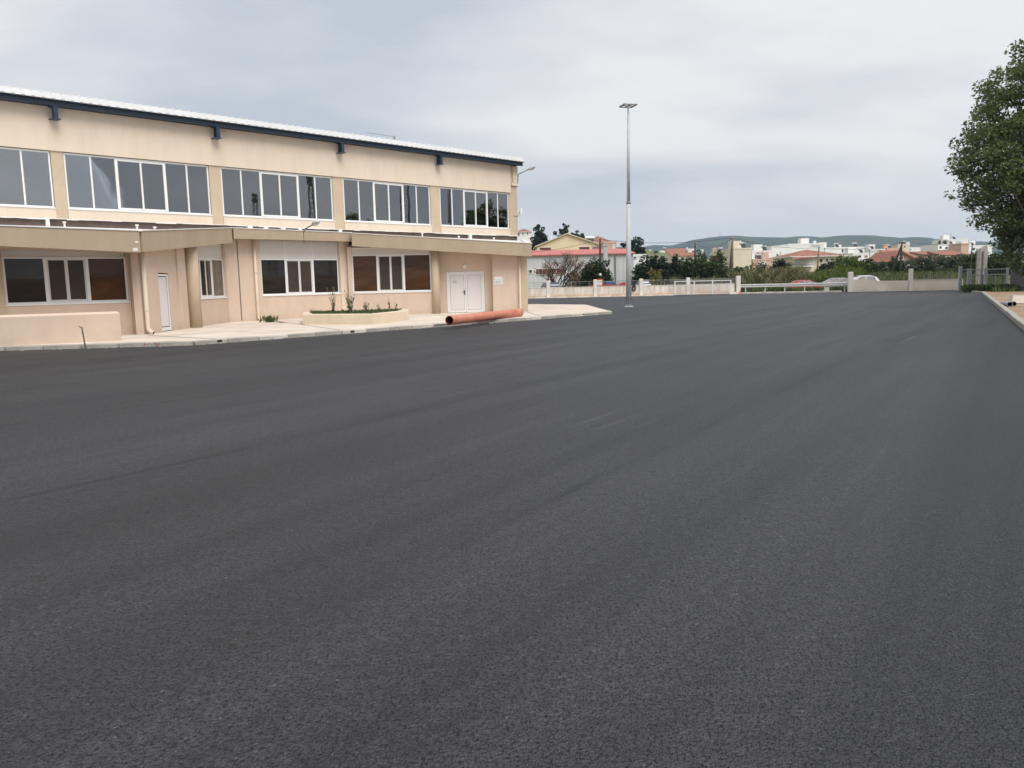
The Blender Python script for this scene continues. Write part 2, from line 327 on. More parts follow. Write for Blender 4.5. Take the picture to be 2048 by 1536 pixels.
M['rim'] = mat('wheel rim', (0.40, 0.41, 0.42), 0.4, 0.05, metal=0.5)
M['lens'] = mat('lamp lens', (0.75, 0.75, 0.72), 0.2, 0.02, spec=0.6)
M['signface'] = mat('white sign plate', (0.78, 0.79, 0.78), 0.4, 0.02)
M['signgreen'] = mat('pale green print', (0.45, 0.63, 0.58), 0.5, 0.02)
M['signgrey'] = mat('grey print', (0.25, 0.27, 0.29), 0.5, 0.05)
M['redpaint'] = mat('red paint scribble', (0.28, 0.03, 0.03), 0.7, 0.2)
M['blockwhite'] = mat('cream concrete block', (0.66, 0.62, 0.52), 0.85, 0.08, 3, 0.2, 20)
M['pvcgrey'] = mat('grey plastic pipe', (0.33, 0.33, 0.33), 0.5, 0.1, 4)
M['inner'] = mat('hall interior plaster', (0.74, 0.73, 0.70), 0.9, 0.05)
M['mesh'] = mat('fence wire', (0.30, 0.31, 0.31), 0.6, 0.1, metal=0.3)
M['rock'] = mat('pale rock', (0.42, 0.38, 0.33), 0.9, 0.25, 2, 0.5, 6)
M['glass'] = glassmat('window glass', (0.80, 0.81, 0.81), 2.9)

def panemat(name, col, spec, var=0.5, scale=0.9):
    m, t, b = new_mat(name)
    c = N(t, "ShaderNodeTexCoord")
    mpn = N(t, "ShaderNodeMapping"); mpn.inputs['Scale'].default_value = (0.6, 0.6, 2.2)
    t.links.new(c.outputs['Object'], mpn.inputs[0])
    na = N(t, "ShaderNodeTexNoise"); na.inputs['Scale'].default_value = scale; na.inputs['Detail'].default_value = 5; na.inputs['Distortion'].default_value = 1.0
    t.links.new(mpn.outputs[0], na.inputs['Vector'])
    rp = N(t, "ShaderNodeValToRGB")
    rp.color_ramp.elements[0].position = 0.3; rp.color_ramp.elements[0].color = tuple(x * (1 - var) for x in col) + (1,)
    rp.color_ramp.elements[1].position = 0.72; rp.color_ramp.elements[1].color = tuple(x * (1 + var) for x in col) + (1,)
    t.links.new(na.outputs['Fac'], rp.inputs[0]); t.links.new(rp.outputs[0], b.inputs['Base Color'])
    b.inputs['Roughness'].default_value = 0.6
    b.inputs['Specular IOR Level'].default_value = 0.1
    b.inputs['Coat Weight'].default_value = 1.0; b.inputs['Coat Roughness'].default_value = 0.02; b.inputs['Coat IOR'].default_value = spec
    return m
M['panebrown'] = panemat('brown papered glass', (0.070, 0.030, 0.011), 1.30)
M['panedark'] = panemat('dark glass', (0.016, 0.012, 0.010), 1.40)
M['panescreen'] = panemat('grey brown insect screen', (0.060, 0.048, 0.040), 1.15, 0.15)
M['panegrey'] = panemat('grey curtain glass', (0.10, 0.085, 0.068), 1.4, 0.3)

M['leaf'] = leafmat('broad tree leaves', (0.088, 0.118, 0.044), (0.205, 0.250, 0.095), 0.5)
M['leafdark'] = leafmat('dark pine needles', (0.014, 0.026, 0.014), (0.036, 0.054, 0.026), 0.15)
M['leafround'] = leafmat('glossy dark leaves', (0.020, 0.036, 0.014), (0.050, 0.075, 0.024), 0.2)
M['leafolive'] = leafmat('olive leaves', (0.045, 0.062, 0.035), (0.105, 0.125, 0.075), 0.2)
M['leafmid'] = leafmat('mid green leaves', (0.035, 0.055, 0.018), (0.095, 0.120, 0.040), 0.25)
M['leafbright'] = leafmat('fresh green leaves', (0.060, 0.095, 0.020), (0.150, 0.190, 0.045), 0.3)
M['leafyellow'] = leafmat('yellow green leaves', (0.13, 0.13, 0.03), (0.26, 0.23, 0.07), 0.3)
M['leafbrown'] = leafmat('dry brown seed bunches', (0.15, 0.095, 0.060), (0.33, 0.215, 0.145), 0.2)
M['cane'] = leafmat('cane leaves', (0.115, 0.125, 0.055), (0.30, 0.285, 0.15), 0.3)
M['grass'] = leafmat('field grass blades', (0.060, 0.085, 0.025), (0.17, 0.18, 0.07), 0.25)
M['weed'] = leafmat('weed leaves', (0.06, 0.09, 0.03), (0.15, 0.18, 0.07), 0.25)
M['drystem'] = leafmat('dry weed stems', (0.16, 0.12, 0.07), (0.33, 0.26, 0.17), 0.1)

# ------------------------------------------------------------------ mesh helpers
class Frame:
    """local x along azimuth az (clockwise from +Y), local y inward (away from the viewer's side), z up"""
    def __init__(s, x, y, az):
        a = R(az); s.o = (x, y); s.ux = (math.sin(a), math.cos(a)); s.uy = (-math.cos(a), math.sin(a))
    def __call__(s, p):
        x, y, z = p
        return (s.o[0] + x * s.ux[0] + y * s.uy[0], s.o[1] + x * s.ux[1] + y * s.uy[1], z)
ID = lambda p: tuple(p)

class MB:
    def __init__(s, fr=ID): s.v = []; s.f = []; s.fr = fr
    def add(s, vs, fs):
        o = len(s.v); s.v += [s.fr(p) for p in vs]; s.f += [tuple(i + o for i in f) for f in fs]; return s
    def box(s, x0, x1, y0, y1, z0, z1):
        return s.add([(x0, y0, z0), (x1, y0, z0), (x1, y1, z0), (x0, y1, z0), (x0, y0, z1), (x1, y0, z1), (x1, y1, z1), (x0, y1, z1)],
                     [(0, 3, 2, 1), (4, 5, 6, 7), (0, 1, 5, 4), (1, 2, 6, 5), (2, 3, 7, 6), (3, 0, 4, 7)])
    def bbox(s, x0, x1, y0, y1, z0, z1, b=0.01):
        """box with its upper edges chamfered"""
        V = [(x0, y0, z0), (x1, y0, z0), (x1, y1, z0), (x0, y1, z0), (x0, y0, z1 - b), (x1, y0, z1 - b), (x1, y1, z1 - b), (x0, y1, z1 - b),
             (x0 + b, y0 + b, z1), (x1 - b, y0 + b, z1), (x1 - b, y1 - b, z1), (x0 + b, y1 - b, z1)]
        F = [(0, 3, 2, 1), (8, 9, 10, 11)]
        for i in range(4):
            j = (i + 1) % 4
            F += [(i, j, 4 + j, 4 + i), (4 + i, 4 + j, 8 + j, 8 + i)]
        return s.add(V, F)
    def prism(s, poly, z0, z1):
        """poly: counter-clockwise plan outline; z0/z1 numbers or per-vertex lists"""
        n = len(poly)
        a = z0 if isinstance(z0, (list, tuple)) else [z0] * n
        b = z1 if isinstance(z1, (list, tuple)) else [z1] * n
        V = [(p[0], p[1], a[i]) for i, p in enumerate(poly)] + [(p[0], p[1], b[i]) for i, p in enumerate(poly)]
        F = [tuple(range(n - 1, -1, -1)), tuple(range(n, 2 * n))] + [(i, (i + 1) % n, n + (i + 1) % n, n + i) for i in range(n)]
        return s.add(V, F)
    def tube(s, p0, p1, r0, r1=None, n=10, caps=True):
        r1 = r0 if r1 is None else r1
        a = Vector(p0); b = Vector(p1); d = (b - a).normalized()
        t = Vector((0, 0, 1)) if abs(d.z) < 0.9 else Vector((1, 0, 0))
        x = d.cross(t).normalized(); y = d.cross(x)
        V = []
        for c, r in ((a, r0), (b, r1)):
            for i in range(n):
                q = 2 * math.pi * i / n
                V.append(tuple(c + x * (r * math.cos(q)) + y * (r * math.sin(q))))
        F = [(i, n + i, n + (i + 1) % n, (i + 1) % n) for i in range(n)]
        if caps: F += [tuple(range(n)), tuple(range(2 * n - 1, n - 1, -1))]
        return s.add(V, F)
    def path(s, pts, rs, n=8):
        if not isinstance(rs, (list, tuple)): rs = [rs] * len(pts)
        pts = [Vector(p) for p in pts]
        V = []; F = []; px = None
        for k, p in enumerate(pts):
            d = (pts[min(k + 1, len(pts) - 1)] - pts[max(k - 1, 0)]).normalized()
            if px is None:
                t = Vector((0, 0, 1)) if abs(d.z) < 0.9 else Vector((1, 0, 0)); px = d.cross(t).normalized()
            else:
                px = (px - d * px.dot(d)).normalized()
            y = d.cross(px)
            for i in range(n):
                q = 2 * math.pi * i / n
                V.append(tuple(p + px * (rs[k] * math.cos(q)) + y * (rs[k] * math.sin(q))))
            if k:
                o = (k - 1) * n
                F += [(o + i, o + (i + 1) % n, o + n + (i + 1) % n, o + n + i) for i in range(n)]
        m = len(V)
        F += [tuple(range(n - 1, -1, -1)), tuple(range(m - n, m))]
        return s.add(V, F)
    def quad(s, a, b, c, d): return s.add([a, b, c, d], [(0, 1, 2, 3)])
    def build(s, name, material, parent=None, smooth=False):
        o = Vector((0, 0, 0)) if parent is None else world_loc(parent)
        me = bpy.data.meshes.new(name)
        me.from_pydata([(p[0] - o.x, p[1] - o.y, p[2] - o.z) for p in s.v], [], s.f)
        me.validate()
        me.materials.append(M[material] if isinstance(material, str) else material)
        if smooth:
            me.polygons.foreach_set("use_smooth", [len(p.vertices) <= 4 for p in me.polygons])
        ob = bpy.data.objects.new(name, me)
        COL.objects.link(ob)
        if parent is not None: ob.parent = parent
        return ob

def world_loc(o):
    p = Vector((0, 0, 0))
    while o is not None:
        p = p + o.location; o = o.parent
    return p

def tag(o, label=None, cat=None, group=None, kind=None):
    if label: o['label'] = label
    if cat: o['category'] = cat
    if group: o['group'] = group
    if kind: o['kind'] = kind
    return o

def empty(name, loc, label, cat, group=None):
    o = bpy.data.objects.new(name, None)
    o.empty_display_size = 0.3
    COL.objects.link(o); o.location = loc
    return tag(o, label, cat, group)

def struct(name, mb, m, smooth=False):
    return tag(mb.build(name, m, None, smooth), kind='structure')

def inst(src, name, loc, rz=0.0, parent=None, scale=None):
    o = src.copy(); o.name = name; COL.objects.link(o)
    o.parent = parent
    pl = world_loc(parent) if parent is not None else Vector((0, 0, 0))
    o.location = Vector(loc) - pl; o.rotation_euler = (0, 0, rz)
    if scale: o.scale = scale
    return o

def copy_tree(o, parent=None):
    c = o.copy(); COL.objects.link(c); c.parent = parent
    for ch in list(o.children): copy_tree(ch, c)
    return c

# ------------------------------------------------------------------ the ground
def terrain_z(x, y):
    z = -0.06
    if 76 < y < 185 and x > 20: z -= 0.32 * min(1, (x - 20) / 4) * max(0, min(1, (35 - x) / 4)) * min(1, (y - 76) / 2) * (1 if y < 125 else max(0, 1 - (y - 125) / 60))
    if y > 83 and x > 34: z += 1.0 * min(1, (x - 34) / 6) * min(1, (y - 83) / 12)
    if y > 125: z += (y - 125) * 0.014 if y < 700 else 575 * 0.014
    z += 13.0 * math.exp(-((x - 12) / 55) ** 2 - ((y - 290) / 75) ** 2)
    return z

mb = MB()
xs = sorted(set(list(range(-4200, -400, 400)) + list(range(-400, 640, 40)) + [20, 24, 31, 34, 35] + list(range(640, 4300, 400))))
ys = sorted(set([-900, -500, -200, -60, 20, 75, 76, 78, 83, 87, 91, 95, 105] + list(range(125, 700, 45)) + list(range(700, 4100, 400))))
V = [(x, y, terrain_z(x, y)) for y in ys for x in xs]
F = []
for j in range(len(ys) - 1):
    for i in range(len(xs) - 1):
        a = j * len(xs) + i
        F.append((a, a + 1, a + 1 + len(xs), a + len(xs)))
mb.add(V, F)
struct('ground', mb, 'ground', True)

# asphalt yard: from behind the camera to the boundary wall, bounded right by the kerb line
def kerbx(y): return 1.9 + 0.561 * y
yard = [(-60, -25), (kerbx(-25), -25), (kerbx(59.5), 59.5), (36.3, 62.5), (39.5, 70.3), (30.6, 72.0), (21.0, 73.9), (-30, 74.4), (-60, 74.4)]
mb = MB(); mb.add([(p[0], p[1], 0.0) for p in yard], [tuple(range(len(yard)))])
struct('asphalt_yard', mb, 'asphalt')

# far road beyond the wall
mb = MB()
for xa, xb in ((-60, 20), (20, 24), (24, 31), (31, 35), (35, 90)):
    mb.add([(xa, 78.2, terrain_z(xa, 79) + .03), (xb, 78.2, terrain_z(xb, 79) + .03), (xb, 82.9, terrain_z(xb, 82.9) + .03), (xa, 82.9, terrain_z(xa, 82.9) + .03)], [(0, 1, 2, 3)])
struct('far_road', mb, 'road')

# dirt strip on the right, with an earth bank out along it
mb = MB()
gx = []; nrow = 48
offs = [0.16, 0.8, 1.6, 2.6, 4.0, 6.0, 9.0, 11.0, 13.0, 18.0]
for j in range(nrow):
    y = -25 + (64.0 + 25) * j / (nrow - 1)
    for k, o in enumerate(offs):
        x = kerbx(y) + o * 1.147
        z = 0.075 + 0.05 * mnoise.noise((x * 0.6, y * 0.6, 1.0)) * (k > 0)
        if k >= 6 and y < 40: z += (2.4 if k > 6 else 0.0) * min(1, (40 - y) / 8.0) * (1.0 + 0.3 * mnoise.noise((x * .3, y * .3, 5)))
        gx.append((x, y, z))
fx = []
for j in range(nrow - 1):
    for k in range(len(offs) - 1):
        a = j * len(offs) + k
        fx.append((a, a + 1, a + 1 + len(offs), a + len(offs)))
mb.add(gx, fx)
struct('dirt_strip', mb, 'dirt', True)

# kerb stones
def stone_mesh(name, L, wd, h, m):
    b = MB().bbox(-L / 2 + 0.011, L / 2 - 0.011, -wd / 2, wd / 2, -0.05, h, 0.018)
    o = b.build(name, m); return o

# pavement in front of the building
PAVE = [(-26.0, 20.6), (-9.0, 22.4), (4.75, 36.9), (4.6, 48.0), (1.6, 51.4), (-26.0, 51.0)]
mb = MB(); 
inner = [(-26.0, 20.76), (-9.06, 22.55), (4.59, 36.95), (4.45, 47.95), (1.5, 51.2), (-26.0, 50.9)]
mb.prism(inner, -0.05, 0.125)
pavement = struct('pavement', mb, 'pave')
ks = stone_mesh('kerb_stone', 1.0, 0.16, 0.118, 'kerb')
ks2 = stone_mesh('kerb_stone', 1.0, 0.16, 0.118, 'kerbpale')
def run(path, src_list, parent, first, dz=0.0, step=1.0, jitter=0.006):
    used = first
    for (x0, y0), (x1, y1) in zip(path[:-1], path[1:]):
        L = math.hypot(x1 - x0, y1 - y0); n = max(1, int(round(L / step)))
        a = math.atan2(y1 - y0, x1 - x0)
        for i in range(n):
            t = (i + 0.5) / n
            src = src_list[(i * 7 + int(x0)) % len(src_list)] if len(src_list) > 1 else src_list[0]
            loc = (x0 + (x1 - x0) * t, y0 + (y1 - y0) * t, dz + random.uniform(-jitter, jitter))
            o = inst(src, 'kerb_stone', loc, a + random.uniform(-0.006, 0.006), parent, (L / n / step, 1, 1))
kl = [(-26.0, 20.68), (-9.03, 22.47), (4.67, 36.92)]
run(kl[:2], [ks], pavement, None)
run(kl[1:], [ks, ks, ks2], pavement, None)
run([(4.67, 37.0), (4.52, 47.9)], [ks2], pavement, None)
# grooves that lead the downpipes' water to the kerb
def strip(name, p, q, wd, z, m, parent):
    a = Vector((p[0], p[1], 0)); b = Vector((q[0], q[1], 0)); d = (b - a).normalized(); s = Vector((-d.y, d.x, 0)) * (wd / 2)
    mbx = MB(); mbx.prism([tuple((a - s)[:2]), tuple((b - s)[:2]), tuple((b + s)[:2]), tuple((a + s)[:2])], z - 0.01, z)
    return mbx.build(name, m, parent)
strip('drain_groove', (-11.75, 25.6), (-8.65, 23.05), 0.07, 0.129, 'channel', pavement)
strip('drain_groove', (-10.3, 34.6), (-5.7, 26.3), 0.05, 0.129, 'channel', pavement)
strip('drain_groove', (-9.9, 33.6), (-9.3, 32.4), 0.25, 0.130, 'channel', pavement)
strip('drain_groove', (0.75, 38.6), (1.25, 33.6), 0.05, 0.129, 'channel', pavement)
for (x, y) in ((-8.52, 23.0), (-5.32, 26.36), (3.2, 35.38), (0.35, 32.4)):
    a = R(46.6)
    fo = Frame(x, y, 43.4)
    MB(fo).box(-0.07, 0.07, -0.088, 0.0, 0.045, 0.10).build('drain_outlet', 'dark', pavement)

# right kerb
rk = [(kerbx(-12) + 0.08, -12), (kerbx(57.5) + 0.08, 57.5), (35.2, 60.4)]
dirt = bpy.data.objects['dirt_strip']
ks3 = stone_mesh('kerb_stone', 1.0, 0.20, 0.15, 'kerb')
run(rk, [ks3, ks3], dirt, None, 0.0, 1.0, 0.012)
for o in (ks, ks2, ks3): bpy.data.objects.remove(o)

# ------------------------------------------------------------------ the sports hall
HALL = empty('sports_hall', (-9.0, 40.0, 0.0), 'long cream two storey sports hall with white eaves, window bands and low front annexe', 'building')
HF = Frame(0.607, 50.0, 44.4)
X0 = -40.0                                # left end, beyond the frame
ZB, ZS, ZH, ZT = 4.42, 4.83, 7.00, 8.64   # wall foot, sill, window head, wall top
BAY = 6.45
wins = [(-6.27, -0.74), (-12.70, -7.00), (-19.15, -13.35), (-25.55, -19.72), (-31.95, -26.03), (-38.35, -32.45)]
# upper wall: head band above the windows, one spandrel per bay, pilasters set back
MB(HF).box(X0, -0.60, 0.0, 0.32, ZH, ZT).build('upper_wall', 'cream', HALL)
for (a, b) in wins:
    MB(HF).box(a - 0.02, b + 0.02, 0.02, 0.30, ZB, ZS - 0.04).build('spandrel', 'cream', HALL)
for k in range(6):
    x0 = wins[k][1] + 0.023; x1 = wins[k - 1][0] - 0.023 if k else 0.02
    MB(HF).box(x0, x1, 0.055, 0.34, ZB - 0.02, ZH - 0.003).build('pilaster', 'pilaster', HALL)
MB(HF).box(X0, wins[-1][0] - 0.023, 0.055, 0.34, ZB - 0.02, ZH - 0.003).build('pilaster', 'pilaster', HALL)
MB(HF).box(-0.597, 0.02, 0.10, 0.36, ZH + 0.004, ZT - 0.01).build('pilaster', 'pilaster', HALL)
MB(HF).box(-0.34, 0.06, 0.02, 0.098, 7.62, 8.6).box(-0.50, 0.08, 0.0, 0.097, 7.45, 7.60).build('corner_box', 'downpipe', HALL)
# raw band under the spandrels, drip edge of old render
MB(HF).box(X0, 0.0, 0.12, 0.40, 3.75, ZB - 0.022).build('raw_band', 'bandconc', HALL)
MB(HF).box(X0, 0.0, 0.10, 0.40, 0.0, 3.748).build('base_wall', 'cream_low', HALL)
mb = MB(HF); x = X0
while x < 0.0:
    w_ = random.uniform(0.25, 0.9); mb.box(x, min(x + w_, 0.02), -0.012 - random.uniform(0, 0.02), 0.05, ZB - random.uniform(0.02, 0.055), ZB - 0.001); x += w_
mb.build('drip_edge', 'membrane', HALL)
# other walls, closed volume
MB(HF).box(X0, 0.0, 22.0, 22.3, 0.0, ZT + 0.9).build('rear_wall', 'cream', HALL)
MB(HF).add([(0.0, 0.401, 0), (0.0, 21.99, 0), (0.0, 21.99, ZT), (0.0, 11, ZT + 0.9), (0.0, 0.401, ZT), (-0.25, 0.401, 0), (-0.25, 21.99, 0), (-0.25, 21.99, ZT), (-0.25, 11, ZT + 0.9), (-0.25, 0.401, ZT)],
          [(0, 1, 2, 3, 4), (9, 8, 7, 6, 5), (0, 5, 6, 1), (1, 6, 7, 2), (2, 7, 8, 3), (3, 8, 9, 4), (4, 9, 5, 0)]).build('end_wall', 'cream', HALL)
MB(HF).box(X0 - 0.3, X0, 0.0, 22.3, 0.0, ZT + 0.6).build('end_wall', 'cream', HALL)
MB(HF).box(X0, -0.26, 0.401, 21.9, 4.2, 4.3).build('gallery_floor', 'inner', HALL)
# roof: two low slopes of ribbed white sheet, eave edge with ribs, dark blue eave beam
rf = MB(HF)
ye = -0.42
rf.add([(X0 - 0.4, ye, 8.86), (0.16, ye, 8.86), (0.16, 11, 9.70), (X0 - 0.4, 11, 9.70), (X0 - 0.4, ye, 9.09), (0.16, ye, 9.09), (0.16, 11, 9.93), (X0 - 0.4, 11, 9.93)],
       [(0, 3, 2, 1), (4, 5, 6, 7), (0, 1, 5, 4), (1, 2, 6, 5), (3, 0, 4, 7)])
rf.add([(X0 - 0.4, 11, 9.70), (0.16, 11, 9.70), (0.16, 22.6, 8.86), (X0 - 0.4, 22.6, 8.86), (X0 - 0.4, 11, 9.93), (0.16, 11, 9.93), (0.16, 22.6, 9.09), (X0 - 0.4, 22.6, 9.09)],
       [(0, 3, 2, 1), (4, 5, 6, 7), (2, 3, 7, 6), (1, 2, 6, 5), (3, 0, 4, 7)])
roof = rf.build('roof', 'roofwhite', HALL)
rb = MB(HF); x = X0 - 0.3
while x < 0.1:
    rb.add([(x, ye - 0.03, 8.83), (x + 0.20, ye - 0.03, 8.83), (x + 0.16, ye - 0.03, 8.875), (x + 0.04, ye - 0.03, 8.875), (x, 0.2, 8.88), (x + 0.20, 0.2, 8.88), (x + 0.16, 0.2, 8.92), (x + 0.04, 0.2, 8.92)],
           [(0, 1, 2, 3), (0, 4, 5, 1), (1, 5, 6, 2), (3, 7, 4, 0)])
    x += 0.333
o = rb.build('roof_rib', 'galvdark', roof); o['kind'] = 'stuff'
rb = MB(HF); x = X0 - 0.3
while x < 0.1:
    rb.add([(x, ye - 0.012, 9.085), (x + 0.07, ye - 0.012, 9.085), (x + 0.055, ye - 0.012, 9.12), (x + 0.015, ye - 0.012, 9.12), (x, 10.9, 9.925), (x + 0.07, 10.9, 9.925), (x + 0.055, 10.9, 9.96), (x + 0.015, 10.9, 9.96)],
           [(0, 1, 2, 3), (3, 2, 6, 7), (1, 5, 6, 2), (3, 7, 4, 0)])
    x += 0.333
o = rb.build('roof_rib', 'roofwhite', roof); o['kind'] = 'stuff'
MB(HF).box(X0 - 0.35, 0.13, -0.36, -0.28, 8.63, 8.83).box(X0 - 0.35, 0.13, -0.42, -0.20, 8.625, 8.642).box(X0 - 0.35, 0.13, -0.42, -0.20, 8.815, 8.829).box(X0 - 0.35, 0.12, -0.27, 0.32, 8.66, 8.80).build('eave_beam', 'blue', HALL)
for k in range(6):
    xb = -6.47 - BAY * k
    b = MB(HF)
    b.box(xb - 0.015, xb + 0.015, -0.40, 0.0, 8.16, 8.60)
    b.box(xb - 0.17, xb + 0.17, -0.42, 0.0, 8.135, 8.160)
    b.box(xb - 0.15, xb + 0.15, -0.42, 0.0, 8.600, 8.622)
    b.box(xb - 0.075, xb + 0.075, -0.405, -0.38, 8.161, 8.599)
    b.build('bracket', 'bluelit', HALL)
# lightning rod on the roof ridge
MB(HF).box(-8.62, -8.56, 1.0, 1.06, 9.1, 9.62).box(-10.4, -8.5, 1.02, 1.04, 9.58, 9.605).build('lightning_rod', 'galvdark', HALL)

def upper_window(a, b):
    f = MB(HF); t = 0.06; y0, y1 = 0.10, 0.17
    f.box(a, b, y0, y1, ZS, ZS + t); f.box(a, b, y0, y1, ZH - t - 0.03, ZH - 0.03)
    f.box(a, a + t, y0 + .001, y1, ZS + t, ZH - t - 0.03); f.box(b - t, b, y0 + .001, y1, ZS + t, ZH - t - 0.03)
    n = 6; st = (b - a) / n
    for i in range(1, n):
        hw = 0.055 if i in (2, 4) else 0.032
        yy = y0 - 0.02 if i in (2, 3, 4) else y0 + 0.002
        f.box(a + i * st - hw, a + i * st + hw, yy, y1 - 0.003, ZS + t, ZH - t - 0.03)
    for i in (2, 3):   # sliding sashes
        xa, xb = a + i * st + (0.055 if i == 2 else 0.032), a + (i + 1) * st - (0.032 if i == 2 else 0.055)
        f.box(xa, xb, y0 - 0.015, y1 - 0.01, ZS + t, ZS + t + 0.07); f.box(xa, xb, y0 - 0.015, y1 - 0.01, ZH - t - 0.10, ZH - t - 0.03)
    wd = f.build('window', 'white', HALL)
    for i in range(n):
        p = MB(HF); p.box(a + i * st + 0.02, a + (i + 1) * st - 0.02, y0 + 0.03, y0 + 0.036, ZS + 0.05, ZH - 0.08)
        p.build('pane', 'glass', wd)
    s = MB(HF); s.box(a - 0.03, b + 0.03, -0.01, y0 + 0.02, ZS - 0.038, ZS - 0.002); s.build('sill', 'white', wd)
    return wd
for a, b in wins: upper_window(a, b)
# inside: columns and a pale partition that show through the glass
for k in range(6):
    xr = wins[k][1]
    MB(HF).box(xr - 0.10, xr + 0.62 if k else -0.27, 0.36, 1.0, 4.31, 8.6).build('inner_column', 'inner', HALL)
MB(HF).box(X0 + 0.2, -0.3, 9.0, 9.1, 4.31, 8.9).build('inner_partition', 'inner', HALL)

# ---- the low annexe in front: walls A, A2, B, C in plan
FA = Frame(-12.70, 26.45, 52.0)
F2 = Frame(-12.10, 25.90, 0.0)
FB = Frame(0.57, 47.0, 44.4)
FC = Frame(0.84, 39.10, 84.0)
ZP = 0.12

def wall_with_hole(fr, x0, x1, zt, hx0, hx1, hz0, hz1, name, m, th=0.25, y=0.0, z0=ZP - 0.02):
    b = MB(fr)
    b.box(x0, hx0, y, y + th, z0, zt); b.box(hx1, x1, y, y + th, z0, zt)
    b.box(hx0, hx1, y, y + th, z0, hz0)
    if hz1 < zt: b.box(hx0, hx1, y, y + th, hz1, zt)
    return b.build(name, m, HALL)

def low_window(fr, a, m1, m2, b, z0, z1, ptop, panes, y=0.07, panel=True, split_panel=False):
    """three lights, the middle one a pair of sliding sashes, white infill panel above"""
    f = MB(fr); t = 0.055
    f.box(a, b, y, y + 0.07, z0, z0 + t); f.box(a, b, y, y + 0.07, z1 - t, z1)
    for x in (a, b - t): f.box(x, x + t, y + 0.001, y + 0.069, z0 + t, z1 - t)
    for x in (m1, m2): f.box(x - 0.045, x + 0.045, y - 0.012, y + 0.068, z0 + t, z1 - t)
    wd = f.build('window', 'white', HALL)
    g = MB(fr); mid = (m1 + m2) / 2; y2 = y + 0.012
    za, zb = z0 + t, z1 - t
    for (xa, xb) in ((m1 + 0.045, mid), (mid, m2 - 0.045)):
        g.box(xa, xb, y2, y2 + 0.04, za, za + 0.05); g.box(xa, xb, y2, y2 + 0.04, zb - 0.05, zb)
        g.box(xa, xa + 0.05, y2 + .001, y2 + 0.039, za + 0.05, zb - 0.05); g.box(xb - 0.05, xb, y2 + .001, y2 + 0.039, za + 0.05, zb - 0.05)
    g.build('sash', 'offwhite', wd)
    spans = [(a + t, m1 - 0.045), (m1 + 0.095, mid - 0.05), (mid + 0.05, m2 - 0.095), (m2 + 0.045, b - t)]
    for (xa, xb), pm in zip(spans, panes):
        MB(fr).box(xa - 0.01, xb + 0.01, y + 0.03, y + 0.038, z0 + t - 0.01, z1 - t + 0.01).build('pane', pm, wd)
        for gx0, gx1 in ((xa - 0.012, xa + 0.008), (xb - 0.008, xb + 0.012)):
            MB(fr).box(gx0, gx1, y + 0.022, y + 0.0295, z0 + t, z1 - t).build('gasket', 'gasket', wd)
    MB(fr).box(a - 0.03, b + 0.03, y - 0.10, y + 0.02, z0 - 0.05, z0 - 0.002).build('sill', 'white', wd)
    if panel:
        p = MB(fr)
        if split_panel:
            for xa, xb in ((a + 0.03, m1 - 0.02), (m1 + 0.02, m2 - 0.02), (m2 + 0.02, b - 0.03)):
                MB(fr).box(xa, xb, y + 0.02, y + 0.05, z1 + 0.004, ptop).build('infill_panel', 'offwhite', wd)
            for x in (a + 0.004, m1 - 0.02, m2 - 0.02, b - 0.044): MB(fr).box(x, x + 0.04, y + 0.005, y + 0.055, z1 + 0.003, ptop - 0.002).build('panel_frame', 'white', wd)
        else:
            p.box(a + 0.02, b - 0.02, y + 0.02, y + 0.05, z1 + 0.004, ptop).build('infill_panel', 'offwhite', wd)
            MB(fr).box(a, b, y + 0.01, y + 0.06, ptop - 0.06, ptop + 0.0).box(a, a + 0.019, y + 0.01, y + 0.06, z1 + 0.004, ptop - 0.06).build('panel_frame', 'white', wd)
    return wd

# wall A (left)
wall_with_hole(FA, -14.0, 0.08, 3.05, -3.44, 0.03, 1.20, 3.05, 'annexe_wall', 'cream_low')
low_window(FA, -3.44, -2.31, -1.13, 0.03, 1.23, 2.68, 3.02, ['panedark', 'panescreen', 'panescreen', 'panebrown'])
MB(FA).box(-3.95, -3.47, -0.05, -0.002, ZP, 2.95).build('pilaster', 'pilaster', HALL)
MB(FA).prism([(0.085, -0.20), (0.56, -0.20), (0.60, -0.16), (0.60, 0.22), (0.085, 0.22)], ZP, 2.85).build('column', 'pilaster', HALL)
# wall A2 (runs straight away from the camera)
b = MB(F2)
b.box(0.20, 1.55, 0.0, 0.25, ZP - 0.02, 3.3); b.box(2.42, 4.55, 0.0, 0.25, ZP - 0.02, 3.6); b.box(1.55, 2.42, 0.0, 0.25, 2.16, 3.4)
b.build('annexe_wall', 'cream_low', HALL)
wall_with_hole(F2, 4.551, 8.75, 3.42, 4.60, 8.05, 1.20, 3.42, 'annexe_wall', 'cream_low')
low_window(F2, 4.60, 5.50, 6.75, 8.05, 1.22, 2.80, 3.40, ['panegrey', 'panedark', 'panedark', 'panegrey'])
MB(F2).box(0.35, 1.35, -0.10, -0.002, ZP, 3.2).build('pilaster', 'cream_low', HALL)
MB(F2).box(8.10, 8.48, -0.035, -0.002, ZP, 3.55).build('pilaster', 'cream_low', HALL)
col = MB(F2); n = 20
for z0, z1 in ((ZP, 3.42),):
    col.tube((4.15, -0.16, z0), (4.15, -0.16, z1), 0.24, 0.24, 20)
col.build('round_column', 'pilaster', HALL, True)
MB(F2).box(3.1, 3.80, -0.07, -0.002, ZP, 3.35).build('pilaster', 'cream_low', HALL)
